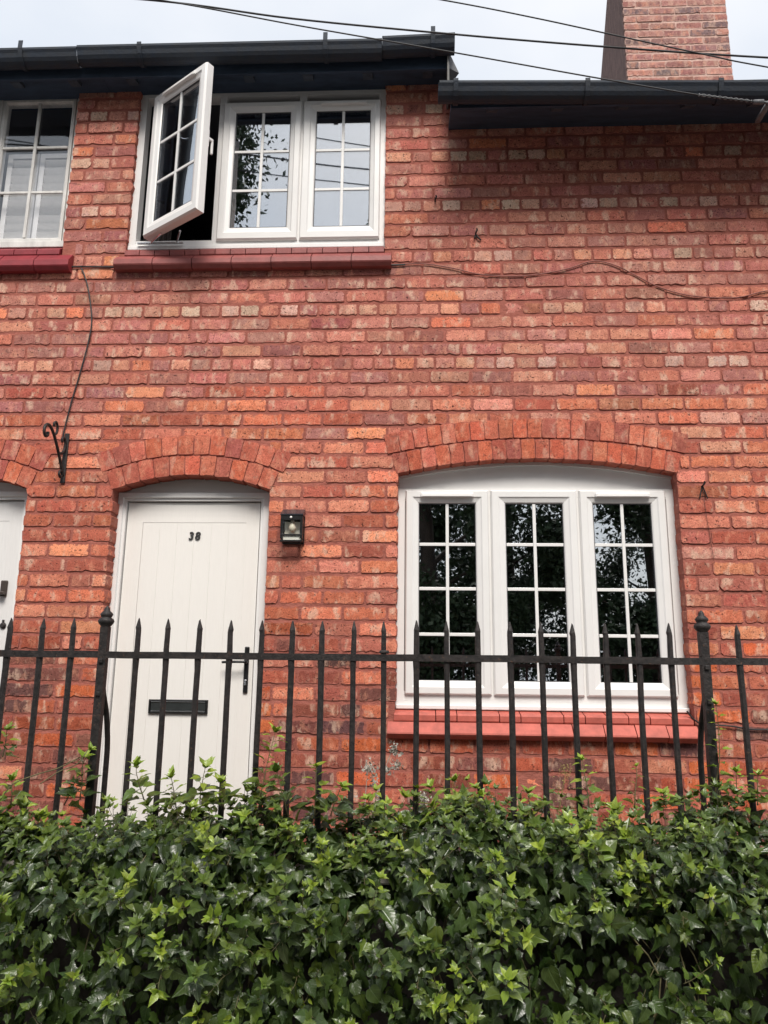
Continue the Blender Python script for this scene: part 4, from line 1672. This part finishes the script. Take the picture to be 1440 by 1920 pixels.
def add_leaf(pos, nrm, tip, size, shape, col):
    y = Vector(tip).normalized()
    z = Vector(nrm)
    z = (z - y * z.dot(y))
    if z.length < 1e-4:
        z = y.orthogonal()
    z.normalize()
    x = y.cross(z)
    leaves.append((Vector(pos), x, y, z, size, shape, col))


DARK = [(0.044, 0.074, 0.017), (0.052, 0.084, 0.019), (0.036, 0.060, 0.017), (0.064, 0.100, 0.022), (0.050, 0.076, 0.025)]
MIDG = [(0.115, 0.165, 0.028), (0.095, 0.140, 0.024), (0.14, 0.20, 0.03)]
LIME = [(0.26, 0.34, 0.035), (0.22, 0.30, 0.03), (0.33, 0.41, 0.05)]
rv = lambda s: Vector((random.gauss(0, s), random.gauss(0, s), random.gauss(0, s)))
IVX = 2.6
for i in range(21000):
    x = random.uniform(-IVX, IVX)
    s = random.uniform(0.0, PLEN[-1])
    p, n, d = surf(x, s)
    hole = mnoise.noise(Vector((x * 2.6, s * 3.4, 20.3))) + 0.5 * mnoise.noise(Vector((x * 6.5, s * 7.0, 31.0)))
    depth = 0.015 + random.random() * 0.17
    if hole < -0.36 and s > 0.72:
        if random.random() < 0.55:
            continue
        depth = 0.10 + random.random() * 0.12
    dirn = (n * 0.8 + Vector((0, -0.2, 0.5)) + rv(0.62)).normalized()
    tip = d * 0.9 + Vector((0, -0.15, -0.35)) + rv(0.55)
    if s < 0.34:
        tip = d * 0.5 + rv(0.7)
    size = random.choice([0.020, 0.026, 0.031, 0.037, 0.044, 0.054]) * random.uniform(0.85, 1.2)
    clump = mnoise.noise(Vector((x * 2.1 + 7, s * 2.4, 55.0)))
    pal = DARK
    if random.random() < 0.10 + 0.18 * max(clump, 0):
        pal = MIDG
    add_leaf(p - n * depth, dirn, tip, size, random.choice(MATURE), jig(random.choice(pal), 0.14))

stems = MB()


def sprig(base, direction, length, lime, n=9, lsize=0.036, curl=0.25, thick=0.0018):
    """leafy shoot: stem with leaves getting smaller and lighter to the tip"""
    d = Vector(direction).normalized()
    pts = [Vector(base)]
    for i in range(5):
        d = (d + rv(curl * 0.4) + Vector((0, -0.02, 0.05))).normalized()
        pts.append(pts[-1] + d * length / 5)
    path = smooth_path(pts, 3)
    stems.tube(path, [thick * (1 - 0.6 * i / (len(path) - 1)) for i in range(len(path))], 5)
    for i in range(n):
        t = (i + 0.6) / n
        k = min(int(t * (len(path) - 1)), len(path) - 2)
        q = path[k]
        ax = (path[k + 1] - path[k]).normalized()
        a = i * 2.4 + random.uniform(-.4, .4)
        o = ax.orthogonal().normalized()
        rad = (o * math.cos(a) + ax.cross(o) * math.sin(a))
        tip = (rad + ax * random.uniform(0.1, 0.7) + Vector((0, -0.15, -0.12))).normalized()
        nr = (ax + Vector((0, -0.35, 0.5)) + rv(0.25))
        sz = lsize * (1.15 - 0.65 * t) * random.uniform(0.85, 1.2)
        if lime > 0.5:
            col = random.choice(LIME) if t > 0.55 else random.choice(MIDG)
        else:
            col = random.choice(MIDG) if t > 0.6 else random.choice(DARK)
        pet = q + tip * sz * 0.35
        if sz > 0.02:
            stems.tube([q, pet], 0.0008, 4, False)
        add_leaf(pet, nr, tip, sz, random.choice(YOUNG if t > 0.4 else MATURE), jig(col, 0.12))
    for i in range(7):                                            # rosette at the tip
        a = i * 0.95 + random.random()
        o = d.orthogonal().normalized()
        rad = o * math.cos(a) + d.cross(o) * math.sin(a)
        col = random.choice(LIME) if lime > 0.3 else random.choice(MIDG)
        add_leaf(path[-1], d + Vector((0, -.3, .4)), rad * random.uniform(0.5, 1.0) + d * random.uniform(0.4, 1.3), lsize * random.uniform(0.35, 0.85), random.choice(YOUNG), jig(col, 0.1))


for i in range(1500):
    x = random.uniform(-IVX, IVX)
    s = random.uniform(0.12, PLEN[-1] - 0.15) if random.random() < 0.75 else random.uniform(0.1, 0.55)
    p, n, d = surf(x, s)
    hole = mnoise.noise(Vector((x * 2.6, s * 3.4, 20.3))) + 0.5 * mnoise.noise(Vector((x * 6.5, s * 7.0, 31.0)))
    if hole < -0.34 and s > 0.72:
        continue
    limey = mnoise.noise(Vector((x * 1.7, s * 1.7, 77.0)))
    lime = random.random() * (1.0 if random.random() < 0.40 + 0.6 * limey else 0.28)
    if random.random() < 0.35:
        dr = n * 0.6 + Vector((0, -0.3, -0.55)) + rv(0.35)         # trailing
    else:
        dr = n * 0.8 + Vector((0, -0.15, 0.6)) + rv(0.4)
    sprig(p - n * 0.04, dr, random.uniform(0.05, 0.13), lime, random.randint(5, 9), random.uniform(0.028, 0.052), 0.25, 0.0014)
# shoots that stand up against the railing and bricks (base pixel, tip pixel, depth)
for (x0, y0, x1, y1, Y, nn, ls, lime) in (
        (485, 1520, 492, 1378, -1.36, 16, 0.045, 0.6), (540, 1530, 520, 1450, -1.40, 9, 0.045, 0.2), (590, 1530, 585, 1442, -1.38, 9, 0.042, 0.9),
        (1340, 1500, 1352, 1330, -1.34, 12, 0.030, 0.7), (1385, 1510, 1378, 1450, -1.36, 9, 0.034, 0.9), (1420, 1510, 1425, 1455, -1.36, 8, 0.032, 0.7),
        (1105, 1520, 1098, 1430, -1.36, 10, 0.036, 0.9), (1190, 1520, 1185, 1440, -1.34, 7, 0.024, 0.6), (270, 1500, 268, 1435, -1.40, 9, 0.042, 0.9),
        (150, 1500, 150, 1425, -1.36, 9, 0.040, 0.5), (120, 1510, 165, 1410, -1.34, 8, 0.030, 0.9), (375, 1510, 372, 1440, -1.40, 8, 0.042, 0.8),
        (420, 1515, 408, 1470, -1.42, 8, 0.042, 0.8), (1000, 1530, 985, 1490, -1.40, 8, 0.036, 0.9), (5, 1420, 12, 1370, -1.2, 6, 0.036, 0.9),
        (700, 1530, 688, 1500, -1.40, 8, 0.036, 0.9), (830, 1540, 815, 1510, -1.42, 8, 0.038, 0.6), (1250, 1515, 1240, 1490, -1.42, 8, 0.036, 0.6),
        (20, 1510, 30, 1465, -1.40, 8, 0.042, 0.6), (330, 1515, 322, 1460, -1.42, 7, 0.040, 0.6), (620, 1530, 640, 1475, -1.40, 7, 0.038, 0.4)):
    a, b = P(x0, y0, Y), P(x1, y1, Y)
    sprig(a, (b - a), (b - a).length * 1.05, lime, int(nn * 1.5), ls * 1.35, 0.18, 0.0024)
# long trailing bare runners at the left
stems.tube(smooth_path([P(0, 1500, -1.45), P(25, 1470, -1.44), P(70, 1452, -1.42), P(110, 1440, -1.40), P(150, 1420, -1.38)], 5), 0.0022, 5)
stems.tube(smooth_path([P(75, 1470, -1.45), P(110, 1447, -1.42), P(145, 1432, -1.40), P(165, 1405, -1.38)], 5), 0.0018, 5)

ivy = empty('ivy_hedge', (0, -1.62, 0.0), 'dense glossy green ivy smothering the low garden wall below the railing', 'ivy')


def leaf_world(L):
    pos, x, y, z, sz, shp, col = L
    vv, tri, uv = LEAFV[shp]
    A = np.array([x[:], y[:], z[:]])
    return vv @ A * sz + np.array(pos[:]), tri, uv


def front_score(L):
    qx, qy = px(L[0])
    if not (-10 < qx < 1450 and 1440 < qy < 1930):
        return 0
    facing = abs(L[3].dot((CAMP - L[0]).normalized()))
    return L[4] * (0.4 + facing) * (1.0 + 3.0 * max(0, -(L[0].y + 1.55)))


order = sorted(range(len(leaves)), key=lambda i: front_score(leaves[i]), reverse=True)
single = order[:300]
sset = set(single)
LM = []
for vv, tri, uv in LEAFV:
    me = bpy.data.meshes.new('leaf')
    me.from_pydata(vv.tolist(), [], tri)
    ul = me.uv_layers.new(name='UVMap')
    for lp in me.loops:
        ul.data[lp.index].uv = (uv[lp.vertex_index][0] + 0.5, uv[lp.vertex_index][1])
    for p in me.polygons:
        p.use_smooth = True
    me.materials.append(M['leaf_obj'])
    LM.append(me)
for i in single:
    pos, x, y, z, sz, shp, col = leaves[i]
    o = link('leaf', LM[shp], None, ivy, pos, None, (sz, sz, sz), col)
    o.rotation_euler = Matrix((x, y, z)).transposed().to_euler()
V, F, C, U = [], [], [], []
base = 0
for i, L in enumerate(leaves):
    if i in sset:
        continue
    w, tri, uv = leaf_world(L)
    V.append(w)
    t_ = np.array(tri)
    F.append(t_ + base)
    C.append(np.tile(np.array([*L[6], 1.0]), (len(w), 1)))
    U.append((uv + np.array([0.5, 0]))[t_.ravel()])
    base += len(w)
V, F, C, U = np.concatenate(V), np.concatenate(F), np.concatenate(C), np.concatenate(U)
me = bpy.data.meshes.new('foliage')
me.from_pydata(V.tolist(), [], F.tolist())
at = me.color_attributes.new('tint', 'FLOAT_COLOR', 'POINT')
at.data.foreach_set('color', C.astype(np.float32).ravel())
ul = me.uv_layers.new(name='UVMap')
ul.data.foreach_set('uv', U.astype(np.float32).ravel())
me.polygons.foreach_set('use_smooth', [True] * len(me.polygons))
fo = link('foliage', me, M['leaf_att'], ivy)
fo['kind'] = 'stuff'
# woody runners inside
for i in range(60):
    x = random.uniform(-IVX, IVX)
    pts = []
    for j in range(7):
        s = 0.25 + (PLEN[-1] - 0.3) * j / 6
        p, n, d = surf(x, s)
        pts.append(p - n * random.uniform(0.12, 0.19))
        x += random.gauss(0, 0.06)
    stems.tube(smooth_path(pts, 3), random.uniform(0.001, 0.0028), 5)
st = stems.build('stem', M['stem'], ivy, True)
st['kind'] = 'stuff'


# ------------------------------------------------------------------ dry weeds by the wall
def dried_weed(x, y, tx, ty, Y, label, mat, nfl, spread, fs=0.006):
    a, b = P(x, y, Y), P(tx, ty, Y)
    a = Vector((a.x, a.y, max(0.55, a.z - 0.25)))
    w = empty('dried_weed', (a.x, a.y, a.z), label, 'weed', 'dry weeds behind the railing')
    m_ = MB()
    mid = (a + b) / 2 + Vector((-0.02, 0.0, 0.02))
    path = smooth_path([a, mid, b], 6)
    m_.tube(path, [0.0022 * (1 - 0.5 * i / 12) for i in range(len(path))], 5)
    heads = [b]
    for i in range(6):
        q = path[random.randint(5, len(path) - 1)]
        e = q + Vector((random.gauss(0, spread), random.gauss(0, spread * .5), abs(random.gauss(0, spread))))
        m_.tube([q, (q + e) / 2 + rv(0.005), e], 0.0010, 4)
        heads.append(e)
    m_.build('stem', mat, w, True)
    m2 = MB()
    for i in range(nfl):
        h = random.choice(heads) + rv(spread * 0.32)
        d1_, d2_ = rv(1).normalized(), rv(1).normalized()
        s = fs * random.uniform(0.5, 1.3)
        m2.add([h, h + d1_ * s, h + d1_ * s * .6 + d2_ * s, h + d2_ * s * .6], [(0, 1, 2, 3)])
    o = m2.build('seed_heads', mat, w)
    o['kind'] = 'stuff'


dried_weed(690, 1500, 737, 1400, -1.05, 'white dried seed head on arching stem behind the railing', M['dry'], 260, 0.024, 0.011)
dried_weed(700, 1520, 690, 1440, -1.08, 'pale dried seed heads tangled beside the arching dried stem', M['dry'], 220, 0.030, 0.009)
dried_weed(800, 1540, 790, 1500, -1.10, 'low white dried flower heads just above the ivy under the sill', M['dry'], 200, 0.03, 0.010)
dried_weed(1050, 1520, 1060, 1450, -0.25, 'wispy yellow weed against the bricks under the big window', M['weed'], 420, 0.055, 0.005)
dried_weed(860, 1520, 850, 1462, -0.30, 'small wispy yellow weed under the middle of the salmon sill', M['weed'], 300, 0.045, 0.005)


# ------------------------------------------------------------------ trees across the street (seen mirrored in the panes)
def tree(x, y, h, rx, ztr, label, nleaf, seed):
    rs = random.Random(seed)
    t = empty('street_tree', (x, y, 0), label, 'tree', 'trees across the street')
    m_ = MB()
    m_.tube(smooth_path([(x, y, -0.1), (x + .05, y, h * .25), (x - .1, y + .1, h * .5), (x, y, h * .85)], 5),
            [0.26 - 0.22 * i / 15 for i in range(16)], 9)
    cl_ = []
    for i in range(70):
        a = rs.uniform(0, 6.283)
        zz = rs.uniform(0, 1)
        prof = math.sin(math.pi * min(1, (zz * 0.86 + 0.12))) ** 0.7
        rr = rx * prof * rs.uniform(0.35, 1.0)
        c = Vector((x + rr * math.cos(a), y + rr * math.sin(a), ztr + (h - ztr) * zz))
        cl_.append((c, rs.uniform(0.35, 0.8)))
        if i % 4 == 0:
            z0 = max(h * .2, c.z - rr * 0.7)
            m_.tube(smooth_path([(x, y, z0), ((x + c.x) / 2, (y + c.y) / 2, (z0 + c.z) / 2 + .1), tuple(c)], 4),
                    [0.07 - 0.058 * k / 8 for k in range(9)], 6)
    m_.build('trunk', M['bark'], t, True)
    rr = np.random.default_rng(seed)
    V, F = [], []
    idx = rr.integers(0, len(cl_), nleaf)
    cen = np.array([cl_[i][0][:] for i in idx]) + rr.normal(0, 1, (nleaf, 3)) * np.array([cl_[i][1] * 0.48 for i in idx])[:, None]
    d1_ = rr.normal(0, 1, (nleaf, 3))
    d1_ /= np.linalg.norm(d1_, axis=1)[:, None]
    d2_ = np.cross(d1_, rr.normal(0, 1, (nleaf, 3)))
    d2_ /= np.linalg.norm(d2_, axis=1)[:, None]
    s = rr.uniform(0.04, 0.085, nleaf)[:, None]
    q = np.stack([cen - d1_ * s, cen + d2_ * s * .5, cen + d1_ * s, cen - d2_ * s * .5], 1).reshape(-1, 3)
    me = bpy.data.meshes.new('crown')
    me.from_pydata(q.tolist(), [], [(4 * i, 4 * i + 1, 4 * i + 2, 4 * i + 3) for i in range(nleaf)])
    o = link('crown', me, M['treeleaf'], t)
    o['kind'] = 'stuff'
    return t


t1 = tree(-4.6, -9.5, 13.2, 2.3, 1.2, 'tall leafy tree across the street, mirrored in the middle upper pane', 46000, 3)
t2 = tree(0.2, -10.0, 10.4, 2.2, 1.2, 'leafy tree across the street, its tip mirrored in the right upper pane', 46000, 4)
t3 = tree(4.6, -10.5, 9.4, 2.6, 1.0, 'broad leafy tree across the street, mirrored in the ground floor panes', 46000, 5)
tree(9.2, -11.0, 9.0, 2.6, 1.0, 'round leafy tree across the street, just past the broad tree', 20000, 6)
tree(-9.4, -11.5, 9.6, 2.6, 1.0, 'round leafy tree across the street, just past the tall tree', 20000, 7)


def copy_tree(src, loc, rz, sc, label):
    c = src.copy()
    COL.objects.link(c)
    c.location = loc
    c.rotation_euler.z = rz
    c.scale = (sc, sc, sc)
    c['label'] = label
    for ch in list(src.children):
        d = ch.copy()
        COL.objects.link(d)
        d.parent = c


for src, x, y, rz, sc, lab in ((t3, -2.4, -16.0, 1.0, 1.0, 'leafy tree added to close the sky gap between the tall tree and its neighbour'),
                               (t3, 2.4, -15.5, 2.2, 0.98, 'broad tree added in the second row across the street, behind the middle gap'),
                               (t2, 6.8, -16.0, 0.6, 0.92, 'slender tree added in the second row across the street, behind the broad tree'),
                               (t3, 11.5, -17.0, 4.0, 1.0, 'broad tree added in the second row across the street, at its far end'),
                               (t2, -7.5, -17.0, 3.0, 1.05, 'slender tree added in the second row across the street, behind the tall tree')):
    copy_tree(src, (x, y, 0), rz, sc, lab)  # second row added only to close sky gaps in the mirrored panes
